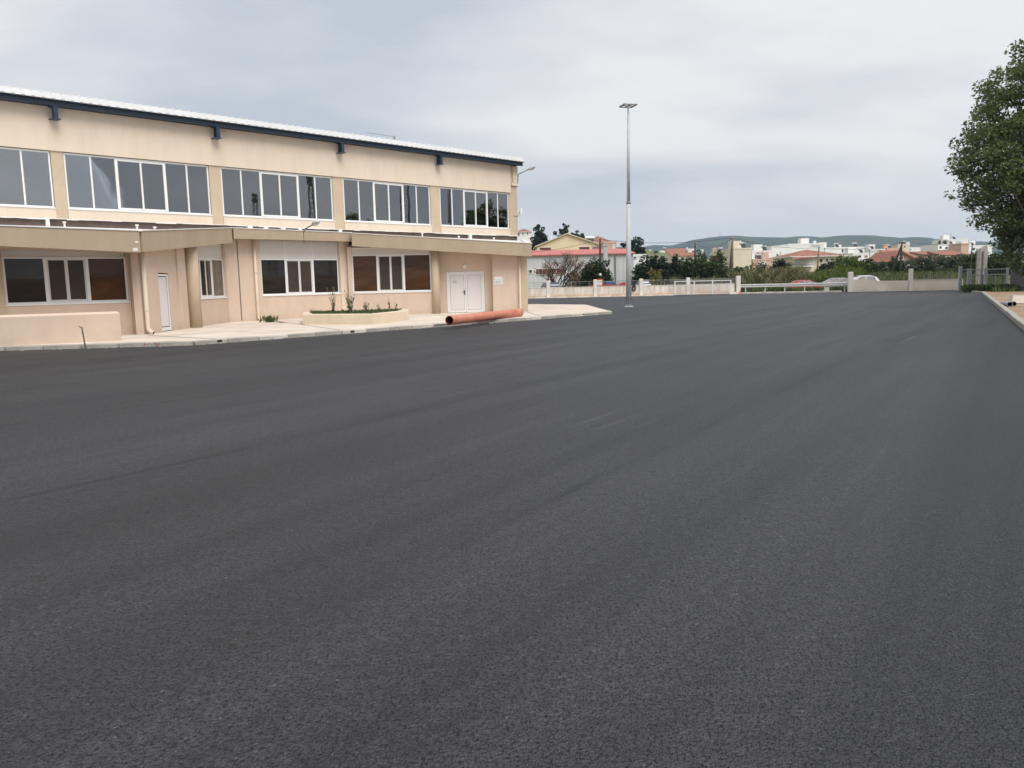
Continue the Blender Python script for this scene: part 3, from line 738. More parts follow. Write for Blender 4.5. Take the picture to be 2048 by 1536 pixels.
# small white door in A2
d = MB(F2); d.box(1.56, 1.63, 0.03, 0.12, ZP + 0.03, 2.12); d.box(2.34, 2.41, 0.03, 0.12, ZP + 0.03, 2.12); d.box(1.63, 2.34, 0.03, 0.12, 2.05, 2.12)
d.box(1.63, 2.34, 0.04, 0.11, ZP + 0.03, ZP + 0.15)
door = d.build('door', 'white', HALL)
MB(F2).box(1.66, 2.31, 0.055, 0.10, ZP + 0.18, 2.02).build('door_leaf', 'doorwhite', door)
MB(F2).box(2.312, 2.338, 0.06, 0.105, ZP + 0.152, 2.048).build('gasket', 'gasket', door)
# wall B
wall_with_hole(FB, -18.1, -12.05, 3.70, -16.47, -12.42, 1.20, 3.66, 'annexe_wall', 'cream_low')
low_window(FB, -16.46, -15.22, -13.82, -12.43, 1.23, 2.84, 3.66, ['panedark', 'panescreen', 'panescreen', 'panedark'], split_panel=True)
MB(FB).box(-12.40, -11.98, -0.05, -0.002, ZP, 3.68).build('pilaster', 'cream', HALL)
MB(FB).box(-17.55, -17.50, -0.012, -0.002, ZP + 0.05, 3.6).build('wall_joint', 'channel', HALL)
# wall C: window bay, round column, recessed entrance, end pier
wall_with_hole(FC, -8.62, -4.55, 3.40, -8.42, -4.66, 1.20, 3.38, 'annexe_wall', 'cream_low')
low_window(FC, -8.42, -7.22, -5.97, -4.66, 1.23, 3.02, 3.36, ['panebrown', 'panescreen', 'panescreen', 'panebrown'])
col = MB(FC); col.tube((-4.46, -0.02, ZP), (-4.46, -0.02, 3.2), 0.20, 0.20, 20); col.build('round_column', 'pilaster', HALL, True)
YD = 0.42
b = MB(FC); b.box(-4.55, -3.92, YD, YD + 0.25, ZP - 0.02, 3.35); b.box(-2.05, -1.60, YD, YD + 0.25, ZP - 0.02, 3.2); b.box(-3.92, -2.05, YD, YD + 0.25, 2.14, 3.3)
b.build('annexe_wall', 'cream_low', HALL)
MB(FC).box(-1.68, -0.30, 0.0, 0.70, ZP - 0.02, 3.12).build('annexe_wall', 'cream_low', HALL)
MB(FC).box(-4.54, -4.50, 0.2, YD - .001, ZP - 0.02, 3.3).build('annexe_wall', 'cream_low', HALL)
MB(FC).box(-0.297, 0.02, -0.06, 0.50, ZP - 0.01, 3.0).build('end_pier', 'pilaster', HALL)
# white double door
d = MB(FC); ya = YD + 0.02
d.box(-3.91, -3.83, ya, ya + 0.1, ZP + 0.02, 2.13); d.box(-2.14, -2.06, ya, ya + 0.1, ZP + 0.02, 2.13); d.box(-3.83, -2.14, ya, ya + 0.1, 2.05, 2.13)
dd = d.build('double_door', 'white', HALL)
for (xa, xb) in ((-3.825, -2.99), (-2.98, -2.145)):
    l = MB(FC)
    l.box(xa, xb, ya + 0.02, ya + 0.07, ZP + 0.02, 2.045)
    lf = l.build('door_leaf', 'white', dd)
    MB(FC).box(xa + 0.075, xb - 0.075, ya + 0.014, ya + 0.0195, ZP + 0.13, 1.97).build('door_groove', 'galv', lf) if False else None
    q = MB(FC); g0, g1, h0, h1 = xa + 0.09, xb - 0.09, ZP + 0.15, 1.95
    q.box(g0, g1, ya + 0.012, ya + 0.019, h0, h1); q.build('door_panel', 'doorwhite', dd)
    q = MB(FC); e_ = 0.014
    q.box(g0 - e_, g0 - .001, ya + 0.016, ya + 0.0195, h0 - e_, h1 + e_).box(g1 + .001, g1 + e_, ya + 0.016, ya + 0.0195, h0 - e_, h1 + e_).box(g0, g1, ya + 0.016, ya + 0.0195, h0 - e_, h0 - .001).box(g0, g1, ya + 0.016, ya + 0.0195, h1 + .001, h1 + e_)
    q.build('door_groove', 'galvdark', dd)
MB(FC).box(-3.055, -3.025, ya - 0.03, ya + 0.015, 1.02, 1.22).box(-3.13, -3.03, ya - 0.055, ya - 0.031, 1.15, 1.175).build('door_handle', 'dark', dd)
# the two line notice on the left leaf (too small to read in the photograph)
nb = MB(FC)
for row, (xs0, n_) in enumerate(((-3.60, 4), (-3.60, 5))):
    x = xs0
    for i in range(n_):
        ln = random.uniform(0.02, 0.045); nb.box(x, x + ln, ya + 0.008, ya + 0.0115, 1.66 - row * 0.07, 1.69 - row * 0.07); x += ln + 0.012
nb.build('door_notice', 'signgrey', dd)['kind'] = 'stuff'
# round ceiling lamp over the door
rl = MB(FC)
rl.tube((-3.0, YD - 0.07, 2.38), (-3.0, YD - 0.002, 2.38), 0.10, 0.12, 20)
tag(rl.build('wall_light', 'postcream', None, True), 'small round cream wall light above the white double door', 'light')
# green and white plate right of the doors
sp = FC((-1.40, -0.02, 1.66))
sg = empty('wall_sign', sp, 'small white plate with green and grey print beside the double door', 'sign')
MB(FC).box(-1.61, -1.20, -0.022, -0.002, 1.47, 1.84).build('plate', 'signface', sg)
MB(FC).box(-1.58, -1.53, -0.026, -0.0225, 1.70, 1.76).box(-1.50, -1.24, -0.026, -0.0225, 1.715, 1.75).box(-1.50, -1.28, -0.026, -0.0225, 1.65, 1.665).box(-1.56, -1.23, -0.0245, -0.0225, 1.63, 1.64).build('print', 'signgreen', sg)['kind'] = 'stuff'
pr = MB(FC)
for z, n_, h in ((1.575, 9, 0.032), (1.525, 7, 0.022)):
    x = -1.575 + (0.03 if h < 0.03 else 0)
    for i in range(n_):
        ln = random.uniform(0.02, 0.04); pr.box(x, min(x + ln, -1.23), -0.026, -0.0225, z, z + h); x += ln + 0.006
        if x > -1.26: break
pr.build('print', 'signgrey', sg)['kind'] = 'stuff'

# ---- fascias and roof of the annexe
def fascia(p, q, zt0, zb0, zt1, zb1, th=0.22, m='taupe', cap=True):
    a = Vector((p[0], p[1], 0)); b = Vector((q[0], q[1], 0)); d = (b - a).normalized(); n_ = Vector((-d.y, d.x, 0)) * th
    V = []
    for c, t, bo in ((a, zt0, zb0), (b, zt1, zb1)):
        for o_, z in ((Vector((0, 0, 0)), bo), (n_, bo), (n_, t), (Vector((0, 0, 0)), t)):
            V.append((c.x + o_.x, c.y + o_.y, z))
    mbx = MB(); mbx.add(V, [(3, 2, 1, 0), (4, 5, 6, 7), (0, 1, 5, 4), (1, 2, 6, 5), (2, 3, 7, 6), (3, 0, 4, 7)])
    fo = mbx.build('fascia', m, HALL)
    if cap:
        V = []
        e_ = -n_.normalized() * 0.025
        for c, t in ((a, zt0), (b, zt1)):
            for o_, z in ((e_, t + 0.003), (n_, t + 0.003), (n_, t + 0.035), (e_, t + 0.035)):
                V.append((c.x + o_.x, c.y + o_.y, z))
        MB().add(V, [(3, 2, 1, 0), (4, 5, 6, 7), (0, 1, 5, 4), (1, 2, 6, 5), (2, 3, 7, 6), (3, 0, 4, 7)]).build('cap_flashing', 'membrane', fo)
    return fo
pA0 = (-14.51 - 0.788 * 6.0, 22.97 - 0.6157 * 6.0); pA1 = (-11.60, 25.24); p21 = (-11.60, 33.70); pB1 = (-7.42, 37.95); pC0 = (-7.35, 37.55); pC1 = (1.08, 38.42)
fascia(pA0, pA1, 3.59, 3.18, 3.42, 2.76)
fascia((pA1[0] - 0.003, pA1[1] + 0.20), p21, 3.435, 2.776, 4.07, 3.46)
fascia((p21[0] + 0.05, p21[1] + 0.05), pB1, 4.07, 3.64, 4.035, 3.64)
fascia(pC0, pC1, 3.99, 3.41, 3.385, 2.77)
# right flank of the C roof
fq = (0.95, 49.2)
fascia((pC1[0], pC1[1] + 0.22), fq, 3.37, 2.78, 4.1, 3.5, m='taupe')
# roof deck (white membrane) and soffit
def hp(s, off=0.12): return HF((s, off, 0))[:2]
deck = MB()
def poly3(pts): deck.add(pts, [tuple(range(len(pts)))])
zd = 4.12
hA = hp(-37.0); hB = hp(-26.5); hC = hp(-19.0); hD = hp(-12.0); hE = hp(-0.02)
poly3([(pA0[0], pA0[1], 3.575), (pA1[0], pA1[1], 3.405), hB + (zd,), hA + (zd,)])
poly3([(pA1[0], pA1[1], 3.405), (p21[0], p21[1], 4.055), hC + (zd,), hB + (zd,)])
poly3([(p21[0], p21[1], 4.055), (pB1[0], pB1[1], 4.02), hD + (zd,), hC + (zd,)])
poly3([(pC0[0], pC0[1], 3.975), (pC1[0], pC1[1], 3.37), hE + (zd,), hD + (zd,)])
poly3([(pC1[0], pC1[1], 3.37), (fq[0], fq[1], 4.08), hE + (zd - 0.01,)])
deck.build('annexe_roof', 'membrane', HALL)
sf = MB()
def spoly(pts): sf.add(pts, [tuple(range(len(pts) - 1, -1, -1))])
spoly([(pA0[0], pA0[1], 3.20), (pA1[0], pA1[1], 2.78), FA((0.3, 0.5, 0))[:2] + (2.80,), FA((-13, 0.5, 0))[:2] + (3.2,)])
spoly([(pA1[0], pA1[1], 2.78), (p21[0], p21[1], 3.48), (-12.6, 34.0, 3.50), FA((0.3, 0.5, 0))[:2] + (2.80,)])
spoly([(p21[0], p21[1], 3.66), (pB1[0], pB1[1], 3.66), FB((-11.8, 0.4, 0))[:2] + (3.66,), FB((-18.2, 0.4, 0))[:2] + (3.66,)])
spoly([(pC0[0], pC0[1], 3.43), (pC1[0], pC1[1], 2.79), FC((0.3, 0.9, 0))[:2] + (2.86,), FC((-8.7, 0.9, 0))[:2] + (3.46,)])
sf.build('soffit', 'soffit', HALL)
# rear and flank walls of the annexe behind its windows
mb = MB(); mb.add([FC((0.0, 0.5, ZP)), FC((0.0, 9.2, ZP)), FC((0.0, 9.2, 3.6)), FC((0.0, 0.5, 2.9))], [(0, 1, 2, 3)]); mb.build('flank_wall', 'cream_low', HALL)
# upstands of white waterproofing and vent pipes on the annexe roof
for s_ in (-26.35, -17.95, -17.15, -16.25, -15.35, -13.05, -4.1):
    wz = 0.06 if s_ < -20 else random.uniform(0.08, 0.13)
    MB(HF).box(s_ - wz, s_ + wz, -0.05, 0.115, 4.0, 4.40).build('upstand', 'membrane', HALL)
for (u, v0, v1, Y) in ((130, 456, 443, 27.5), (275, 461, 449, 26.6), (310, 459, 453, 28.5), (845, 478, 466, 40.5), (918, 482, 472, 40.5), (988, 486, 475, 41.0)):
    a = at(u, v0 + 4, Y); b_ = at(u, v1, Y)
    vp = MB(); vp.tube((a.x, a.y, a.z - 0.25), (a.x, a.y, b_.z - 0.03), 0.032, 0.032, 10); vp.tube((a.x, a.y, b_.z - 0.05), (a.x, a.y, b_.z), 0.06, 0.055, 10)
    vp.build('vent_pipe', 'membrane', HALL, False)
# downpipes
def downpipe(fr, x, y, ztop, m='downpipe', r=0.055, kick=True):
    pts = [(x, y, ztop), (x, y, 0.42), (x, y, 0.30), (x + 0.01, y - 0.06, 0.22), (x + 0.02, y - 0.15, 0.17)] if kick else [(x, y, ztop), (x, y, ZP)]
    o_ = MB(fr).path(pts, r, 12).build('downpipe', m, HALL, True)
    for z in (0.9, 2.2):
        MB(fr).tube((x, y, z), (x, y, z + 0.035), r + 0.012, r + 0.012, 12).build('pipe_clip', m, o_)
    if kick:
        p = Vector((x + 0.02, y - 0.151, 0.168)); MB(fr).tube(tuple(p), (p.x, p.y - 0.004, p.z - 0.002), r * 0.85, r * 0.85, 12).build('pipe_mouth', 'dark', o_)
downpipe(F2, 0.22, -0.14, 2.9, r=0.07)
downpipe(FB, -16.78, -0.09, 3.7, r=0.06)
downpipe(FB, -11.93, -0.07, 3.7, 'downpipe', 0.045, False)
downpipe(FC, -0.36, -0.10, 3.0, r=0.055)
# patches of bare plaster on the fascia corner
MB(Frame(-11.60, 25.24, 52.0)).box(-0.22, -0.08, -0.006, -0.001, 2.80, 2.90).build('plaster_patch', 'postcream', HALL)
MB(Frame(-11.60, 25.24, 52.0)).box(-0.14, -0.05, -0.006, -0.001, 3.05, 3.11).build('plaster_patch', 'postcream', HALL)

# low parapet wall at the left front
mb = MB(Frame(-11.45, 23.25, 64.0))
mb.bbox(-9.0, 0.0, 0.0, 0.28, 0.1, 0.98, 0.06)
tag(mb.build('parapet_wall', 'cream_low'), 'low pinkish parapet wall standing on the pavement at the left edge', 'wall')

# street type lamps fixed to the building
def street_lamp(base, elbow, tip, label):
    e_ = empty('wall_lamp', base, label, 'lamp')
    p0, p1, p2 = Vector(base), Vector(elbow), Vector(tip)
    m_ = p1.lerp(p2, 0.35)
    MB().path([p0, p0.lerp(p1, 0.8), p1, m_, p1.lerp(p2, 0.55)], 0.028, 8).build('arm', 'galvdark', e_, True)
    d = (p2 - p1).normalized(); side = d.cross(Vector((0, 0, 1))).normalized(); up = side.cross(d)
    h = MB(); st = p1.lerp(p2, 0.5); L = (p2 - st).length
    rings = []
    for t, wd, ht, hb in ((0, .04, .03, .03), (.25, .10, .07, .05), (.6, .14, .09, .06), (.9, .11, .07, .05), (1, .03, .03, .02)):
        c = st + d * (L * t)
        rings.append([tuple(c + side * wd), tuple(c + side * wd * .6 + up * ht), tuple(c - side * wd * .6 + up * ht), tuple(c - side * wd), tuple(c - side * wd * .7 - up * hb), tuple(c + side * wd * .7 - up * hb)])
    V = [p for r_ in rings for p in r_]; Fz = []
    for k in range(4):
        for i in range(6): Fz.append((k * 6 + i, k * 6 + (i + 1) % 6, k * 6 + 6 + (i + 1) % 6, k * 6 + 6 + i))
    Fz += [(5, 4, 3, 2, 1, 0), (24, 25, 26, 27, 28, 29)]
    h.add(V, Fz); h.build('lamp_head', 'galv', e_, True)
    c = st + d * (L * .55) - up * 0.065
    l = MB(); l.add([tuple(c + d * (L * .35 * math.cos(q)) + side * (0.11 * math.sin(q)) - up * (0.0 if i % 2 else 0.0)) for i, q in enumerate([2 * math.pi * k / 12 for k in range(12)])] + [tuple(c - up * 0.07)], [((k + 1) % 12, k, 12) for k in range(12)])
    l.build('lens', 'lens', e_, True)
bp_ = at(607, 464, 35.2); el = at(610, 458, 35.0); tp = at(637, 443, 34.3)
street_lamp(bp_, el, tp, 'street lamp head on a bent arm fixed to the annexe fascia')
MB().path([bp_, Vector((bp_.x, bp_.y, bp_.z - 0.5))], 0.012, 6).build('cable', 'wire', [o for o in bpy.data.objects if o.name.startswith('wall_lamp')][0])
c0 = Vector(HF((0.05, 0.05, 7.4))); 
street_lamp(c0, c0 + Vector((0.06, -0.03, 0.75)), c0 + Vector((1.15, -0.2, 1.20)), 'street lamp on a bent arm at the upper right corner of the hall')
# small white security light on the hall corner
p = Vector(HF((0.10, 0.0, 5.9)))
fl = empty('floodlight', p, 'small white floodlight on the right corner of the hall wall', 'light')
MB().path([p + Vector((-0.35, -0.28, -0.28)), p + Vector((-0.05, -0.02, -0.28)), p + Vector((0.03, -0.05, 0.0))], 0.015, 6).build('arm', 'galvdark', fl)
MB(Frame(p.x, p.y, 44.4)).bbox(-0.02, 0.10, -0.16, 0.0, p.z - 0.17, p.z + 0.16, 0.02).build('lamp_body', 'white', fl)
MB(Frame(p.x, p.y, 44.4)).box(0.11, 0.24, -0.10, -0.06, p.z + 0.14, p.z + 0.19).build('sensor', 'white', fl)

# ------------------------------------------------------------------ things on and by the pavement
# planter: low walls round soil, weeds
PL = [gnd(622, 645, .12), gnd(640, 648.6, .12), gnd(732, 649.5, .12), gnd(824, 641, .12)]
pl = [tuple(p[:2]) for p in PL]
plb = [(-8.75, 33.4), (-8.0, 30.5), (-5.1, 29.4), (-4.15, 32.3), (-4.4, 34.3)]
pe = empty('planter', (-6.3, 31.8, 0.12), 'long low cream planter box of weeds in front of the annexe', 'planter')
def inset(poly, d):
    c = Vector((sum(p[0] for p in poly) / len(poly), sum(p[1] for p in poly) / len(poly)))
    outp = []
    for p in poly:
        v = Vector(p) - c; L = v.length; outp.append(tuple(c + v * ((L - d) / L)))
    return outp
pin = inset(plb, 0.42)
n = len(plb)
pm = MB(); zt = 0.52
V = [(p[0], p[1], 0.10) for p in plb] + [(p[0], p[1], zt - 0.02) for p in plb] + [(p[0], p[1], zt) for p in inset(plb, 0.03)] + [(p[0], p[1], zt) for p in pin] + [(p[0], p[1], 0.10) for p in pin]
Fz = []
for i in range(n):
    j = (i + 1) % n
    for k in range(4): Fz.append((k * n + i, k * n + j, k * n + n + j, k * n + n + i))
pm.add(V, Fz); pm.build('planter_wall', 'planter', pe)
so = MB(); so.add([(p[0], p[1], 0.45 + random.uniform(-.02, .02)) for p in pin], [tuple(range(n))]); so.build('soil', 'soil', pe)

def blade_cloud(name, pts, size, mat_, parent=None, upright=0.7, aspect=0.25, seed=1, droop=0.0):
    """many narrow blades standing at pts (Nx3)"""
    rng = np.random.default_rng(seed)
    pts = np.asarray(pts, float); n = len(pts)
    az = rng.uniform(0, 2 * np.pi, n); tilt = rng.normal(0, 1 - upright, n)
    L = size * rng.uniform(0.5, 1.25, n)
    d = np.stack([np.sin(tilt) * np.cos(az), np.sin(tilt) * np.sin(az), np.abs(np.cos(tilt))], 1)
    s = np.stack([-np.sin(az), np.cos(az), np.zeros(n)], 1)
    ang = rng.uniform(0, np.pi, n)[:, None]
    s = s * np.cos(ang) + np.stack([np.cos(az), np.sin(az), np.zeros(n)], 1) * np.sin(ang)
    wd = (L * aspect / 2)[:, None]
    a = pts - s * wd * 0.6; b = pts + s * wd * 0.6
    mid = pts + d * (L * 0.55)[:, None]
    tip = pts + d * L[:, None]; tip[:, 2] -= droop * L
    tip[:, :2] += (d[:, :2] * (droop * L)[:, None]) * 0.8
    verts = np.concatenate([a, b, mid + s * wd, tip, mid - s * wd], 1).reshape(-1, 3)
    return raw_mesh(name, verts, 5, mat_, parent)

def raw_mesh(name, verts, k, mat_, parent=None):
    o_ = Vector((0, 0, 0)) if parent is None else world_loc(parent)
    verts = verts - np.array([o_.x, o_.y, o_.z])
    nv = len(verts); nf = nv // k
    me = bpy.data.meshes.new(name)
    me.vertices.add(nv); me.vertices.foreach_set('co', verts.astype(np.float32).ravel())
    me.loops.add(nv); me.loops.foreach_set('vertex_index', np.arange(nv, dtype=np.int32))
    me.polygons.add(nf); me.polygons.foreach_set('loop_start', np.arange(0, nv, k, dtype=np.int32)); me.polygons.foreach_set('loop_total', np.full(nf, k, dtype=np.int32))
    me.update(calc_edges=True)
    me.materials.append(M[mat_])
    ob = bpy.data.objects.new(name, me); COL.objects.link(ob)
    if parent is not None: ob.parent = parent
    return ob

def leaf_cloud(name, lobes, n, size, mat_, parent=None, seed=1, clusters=None, cl_r=0.35, flat=0.5, shell=0.55):
    """leaf sized faces gathered into sprays through the volume of ellipsoid lobes (x,y,z,rx,ry,rz,weight)"""
    rng = np.random.default_rng(seed)
    lob = np.array(lobes, float)
    wgt = lob[:, 6] / lob[:, 6].sum()
    nc = clusters or max(12, n // 45)
    which = rng.choice(len(lob), nc, p=wgt)
    d = rng.normal(size=(nc, 3)); d /= np.linalg.norm(d, axis=1)[:, None]
    r = rng.uniform(0, 1, nc) ** (1 / 3.0)
    r = shell + (1 - shell) * r
    r *= rng.uniform(0.78, 1.10, nc)
    cc = lob[which, :3] + d * lob[which, 3:6] * r[:, None]
    ci = rng.integers(0, nc, n)
    off = rng.normal(size=(n, 3)); off *= (cl_r * rng.uniform(0.3, 1.0, n) ** 0.5 / np.maximum(1e-6, np.linalg.norm(off, axis=1)))[:, None] * 1.3
    off[:, 2] *= 0.7
    p = cc[ci] + off
    nrm = rng.normal(size=(n, 3)); nrm[:, 2] += flat * 2; nrm /= np.linalg.norm(nrm, axis=1)[:, None]
    t = rng.normal(size=(n, 3)); t -= nrm * (t * nrm).sum(1)[:, None]; t /= np.linalg.norm(t, axis=1)[:, None]
    bt = np.cross(nrm, t)
    L = (size * rng.uniform(0.55, 1.3, n))[:, None]
    verts = np.concatenate([p - t * L * .5, p + bt * L * .28 - t * L * .05, p + t * L * .5, p - bt * L * .28 - t * L * .05], 1).reshape(-1, 3)
    return raw_mesh(name, verts, 4, mat_, parent), cc

def pip(p, poly):
    c = False; j = len(poly) - 1
    for i in range(len(poly)):
        a, b_ = poly[i], poly[j]
        if (a[1] > p[1]) != (b_[1] > p[1]) and p[0] < (b_[0] - a[0]) * (p[1] - a[1]) / (b_[1] - a[1]) + a[0]: c = not c
        j = i
    return c
pts = []
while len(pts) < 2600:
    x = random.uniform(-8.6, -4.2); y = random.uniform(29.5, 34.2)
    if pip((x, y), pin) and mnoise.noise((x * 1.3, y * 1.3, 3)) > -0.25: pts.append((x, y, 0.45))
g = blade_cloud('ground_cover', pts, 0.13, 'weed', None, 0.4, 0.5, 3)
tag(g, 'low green weeds carpeting the soil of the planter', 'weeds', kind='stuff')

def weed(base, h, stems, spread, label, seed, leaves=60, leafm='weed', stemm='drystem', lower=0.45, group='tall weeds in the planter'):
    rng = random.Random(seed)
    e_ = empty('weed_plant', base, label, 'plant', group)
    sm = MB(); lp = []
    for i in range(stems):
        a = rng.uniform(0, 6.28); hh = h * rng.uniform(0.55, 1.0)
        tip = Vector(base) + Vector((math.cos(a) * spread * rng.uniform(.3, 1), math.sin(a) * spread * rng.uniform(.3, 1), hh))
        mid = Vector(base).lerp(tip, 0.5) + Vector((rng.uniform(-.03, .03), rng.uniform(-.03, .03), 0.05))
        sm.path([Vector(base), mid, tip], [0.011, 0.008, 0.004], 5)
        for k in range(leaves // stems):
            t = rng.random() ** (1.6) * (1.0 if rng.random() > .7 else lower * 1.6)
            q = Vector(base).lerp(tip, min(t, 1.0)) + Vector((rng.gauss(0, .03), rng.gauss(0, .03), 0))
            lp.append(tuple(q))
    sm.build('stem', stemm, e_)
    lv = blade_cloud('leaf', lp, 0.11, leafm, e_, 0.15, 0.35, seed)
    lv['kind'] = 'stuff'
    return e_
weed((-7.05, 31.6, 0.45), 1.15, 7, 0.28, 'dry branching weed left of the white stake in the planter', 5, 90)
weed((-6.30, 31.3, 0.45), 0.95, 9, 0.30, 'bushy green weed at the foot of the white stake in the planter', 6, 170)
weed((-5.75, 31.4, 0.45), 0.55, 6, 0.25, 'short pale weed right of the white stake in the planter', 8, 60)
weed((-5.25, 31.8, 0.45), 0.60, 3, 0.10, 'thin upright weed in the middle right of the planter', 9, 20)
weed((-4.85, 32.0, 0.45), 0.70, 3, 0.12, 'pair of thin dry weed stalks near the right planter corner', 10, 24)
weed((-4.62, 32.1, 0.45), 0.55, 2, 0.05, 'single dark weed stalk at the right end of the planter', 12, 26)
weed((-8.0, 31.9, 0.45), 0.32, 3, 0.06, 'small dark weed at the left end of the planter', 13, 20)
st = MB(); st.path([(-6.22, 31.35, 0.4), (-6.19, 31.35, 1.2), (-6.22, 31.35, 1.86)], [0.02, 0.018, 0.02], 7)
tag(st.build('planter_stake', 'offwhite'), 'thin white stake standing upright among the planter weeds', 'stake')
# weed clump at the foot of wall B
p = gnd(537, 645, .12)
e_ = empty('weed_clump', p, 'small green weed clump growing at the foot of the annexe wall', 'plant')
blade_cloud('leaf', [(p.x + random.gauss(0, .15), p.y + random.gauss(0, .08), 0.12 + random.uniform(0, .10)) for _ in range(90)], 0.24, 'weed', e_, 0.45, 0.3, 21)['kind'] = 'stuff'

# orange sewer pipe, 6 m, lying on the pavement edge
pa = gnd(899, 650.5, .12); pb = gnd(1047, 632, .12)
ax = (pb - pa); ax.z = 0; ax.normalize(); rr_ = 0.165
pe = empty('sewer_pipe', (pa.x, pa.y, 0.125), 'long orange plastic sewer pipe lying on the pavement edge', 'pipe')
A_ = Vector((pa.x, pa.y, 0.125 + rr_)); B_ = A_ + ax * 6.3
m_ = MB(); side = Vector((-ax.y, ax.x, 0)); NS = 28
def ring(c, r): return [tuple(c + side * (r * math.cos(2 * math.pi * i / NS)) + Vector((0, 0, 1)) * (r * math.sin(2 * math.pi * i / NS))) for i in range(NS)]
seq = [(A_, rr_ - 0.012), (A_, rr_), (B_ - ax * 0.32, rr_), (B_ - ax * 0.26, rr_ + 0.022), (B_, rr_ + 0.022), (B_, rr_ + 0.008)]
V = []; Fz = []
for c, r in seq: V += ring(c, r)
for k in range(len(seq) - 1):
    for i in range(NS): Fz.append((k * NS + i, k * NS + (i + 1) % NS, (k + 1) * NS + (i + 1) % NS, (k + 1) * NS + i))
m_.add(V, [f[::-1] for f in Fz]); 
po = m_.build('pipe_wall', 'pipe', pe, False)
for i, pg in enumerate(po.data.polygons): pg.use_smooth = (NS <= i < 4 * NS)
m_ = MB(); V = ring(A_ + ax * 0.004, rr_ - 0.012) + ring(B_ - ax * 0.004, rr_ - 0.010)
m_.add(V, [(i, NS + i, NS + (i + 1) % NS, (i + 1) % NS)[::-1] for i in range(NS)]); m_.build('pipe_bore', 'pipein', pe, True)
# black batten under the near end of the pipe
q = gnd(884, 651, .12)
tag(MB(Frame(q.x, q.y, 75)).box(-0.25, 0.35, -0.03, 0.03, 0.125, 0.155).build('batten', 'dark'), 'short black batten on the pavement under the open pipe end', 'batten')
# bent steel post at the left kerb
q = gnd(171, 698, 0)
tag(MB().path([(q.x, q.y, 0), (q.x - 0.02, q.y, 0.32), (q.x - 0.05, q.y, 0.60), (q.x - 0.10, q.y + 0.01, 0.615), (q.x - 0.13, q.y, 0.63)], [0.020, 0.019, 0.019, 0.014, 0.009], 8).build('bent_post', 'rust'), 'short bent rusty steel post standing at the left kerb', 'post')
# red scribble of spray paint on the kerb
q = Frame(-9.0, 22.4, 84); sc_ = MB(q)
for i in range(7):
    x = -1.35 + i * 0.065; sc_.box(x, x + 0.02, -0.012 - 0.0, 0.004, 0.03 + (i % 3) * 0.012, 0.10 - (i % 2) * 0.02)
sc_.build('paint_mark', 'redpaint', pavement)['kind'] = 'stuff'
# stones and crumbs on the pavement edge
cr_ = MB()
for i in range(70):
    t = random.random(); x = -9 + 13.6 * t + random.gauss(0, .12); y = 22.4 + 14.4 * t + random.gauss(0, .10) - 0.16
    s_ = random.uniform(0.012, 0.035); cr_.box(x - s_, x + s_, y - s_, y + s_, 0.0, s_ * 1.2)
for i in range(40):
    x = random.uniform(-20, -9.2); y = 20.6 + (x + 26) * 0.106 - random.uniform(0.05, 0.3)
    s_ = random.uniform(0.01, 0.03); cr_.box(x - s_, x + s_, y - s_, y + s_, 0.0, s_)
tag(cr_.build('gravel_crumbs', 'kerb'), 'loose gravel crumbs along the foot of the pavement kerb', 'gravel', kind='stuff')

# ------------------------------------------------------------------ the tall lamp post in the yard
LP = gnd(1257.5, 614, 0)
lp = empty('lamp_post', (LP.x, LP.y, 0), 'tall grey steel lamp post with square floodlight frame in the yard', 'lamp post')
x, y = LP.x, LP.y
MB().bbox(x - 0.24, x + 0.24, y - 0.24, y + 0.24, 0.0, 0.03, 0.005).build('base_plate', 'galv', lp)
g = MB()
for a in range(4):
    q = R(45 + 90 * a); g.add([(x + 0.13 * math.cos(q), y + 0.13 * math.sin(q), 0.031), (x + 0.24 * math.cos(q), y + 0.24 * math.sin(q), 0.031), (x + 0.11 * math.cos(q), y + 0.11 * math.sin(q), 0.28)], [(0, 1, 2), (2, 1, 0)])
for a in range(4):
    q = R(90 * a); g.tube((x + .19 * math.cos(q), y + .19 * math.sin(q), 0.031), (x + .19 * math.cos(q), y + .19 * math.sin(q), 0.08), 0.02, 0.02, 8)
g.build('base_gusset', 'galv', lp)
MB().tube((x, y, 0.03), (x, y, 5.85), 0.165, 0.115, 20).build('lower_shaft', 'galv', lp, True)
MB().tube((x, y, 5.80), (x, y, 5.95), 0.125, 0.122, 20).build('joint_collar', 'galvdark', lp, True)
MB().tube((x, y, 5.9), (x, y, 11.13), 0.100, 0.062, 20).build('upper_shaft', 'galv', lp, True)
fr_ = MB(Frame(x, y, 76)); zt = 11.13; a_ = 0.38; b_ = 0.42
for (x0, x1, y0, y1) in ((-a_, a_, -b_, -b_ + .07), (-a_, a_, b_ - .07, b_), (-a_, -a_ + .07, -b_ + .071, b_ - .071), (a_ - .07, a_, -b_ + .071, b_ - .071), (-.04, .04, -b_ + .071, b_ - .071), (-a_ + .071, -.041, -.03, .03), (.041, a_ - .071, -.03, .03)):
    fr_.box(x0, x1, y0, y1, zt, zt + 0.05)
fr_.build('head_frame', 'galvdark', lp)
for k, (hx, hy) in enumerate(((-a_ + .035, -.2), (-a_ + .035, .2), (a_ - .035, -.2), (a_ - .035, .2))):
    MB(Frame(x, y, 76)).box(hx - 0.035, hx + 0.035, hy - 0.14, hy + 0.14, zt + 0.051, zt + 0.08).build('floodlight', 'galvdark', lp)
MB().box(x - 0.02, x + 0.06, y - 0.175, y - 0.155, 0.55, 0.95).build('service_hatch', 'galvdark', lp)

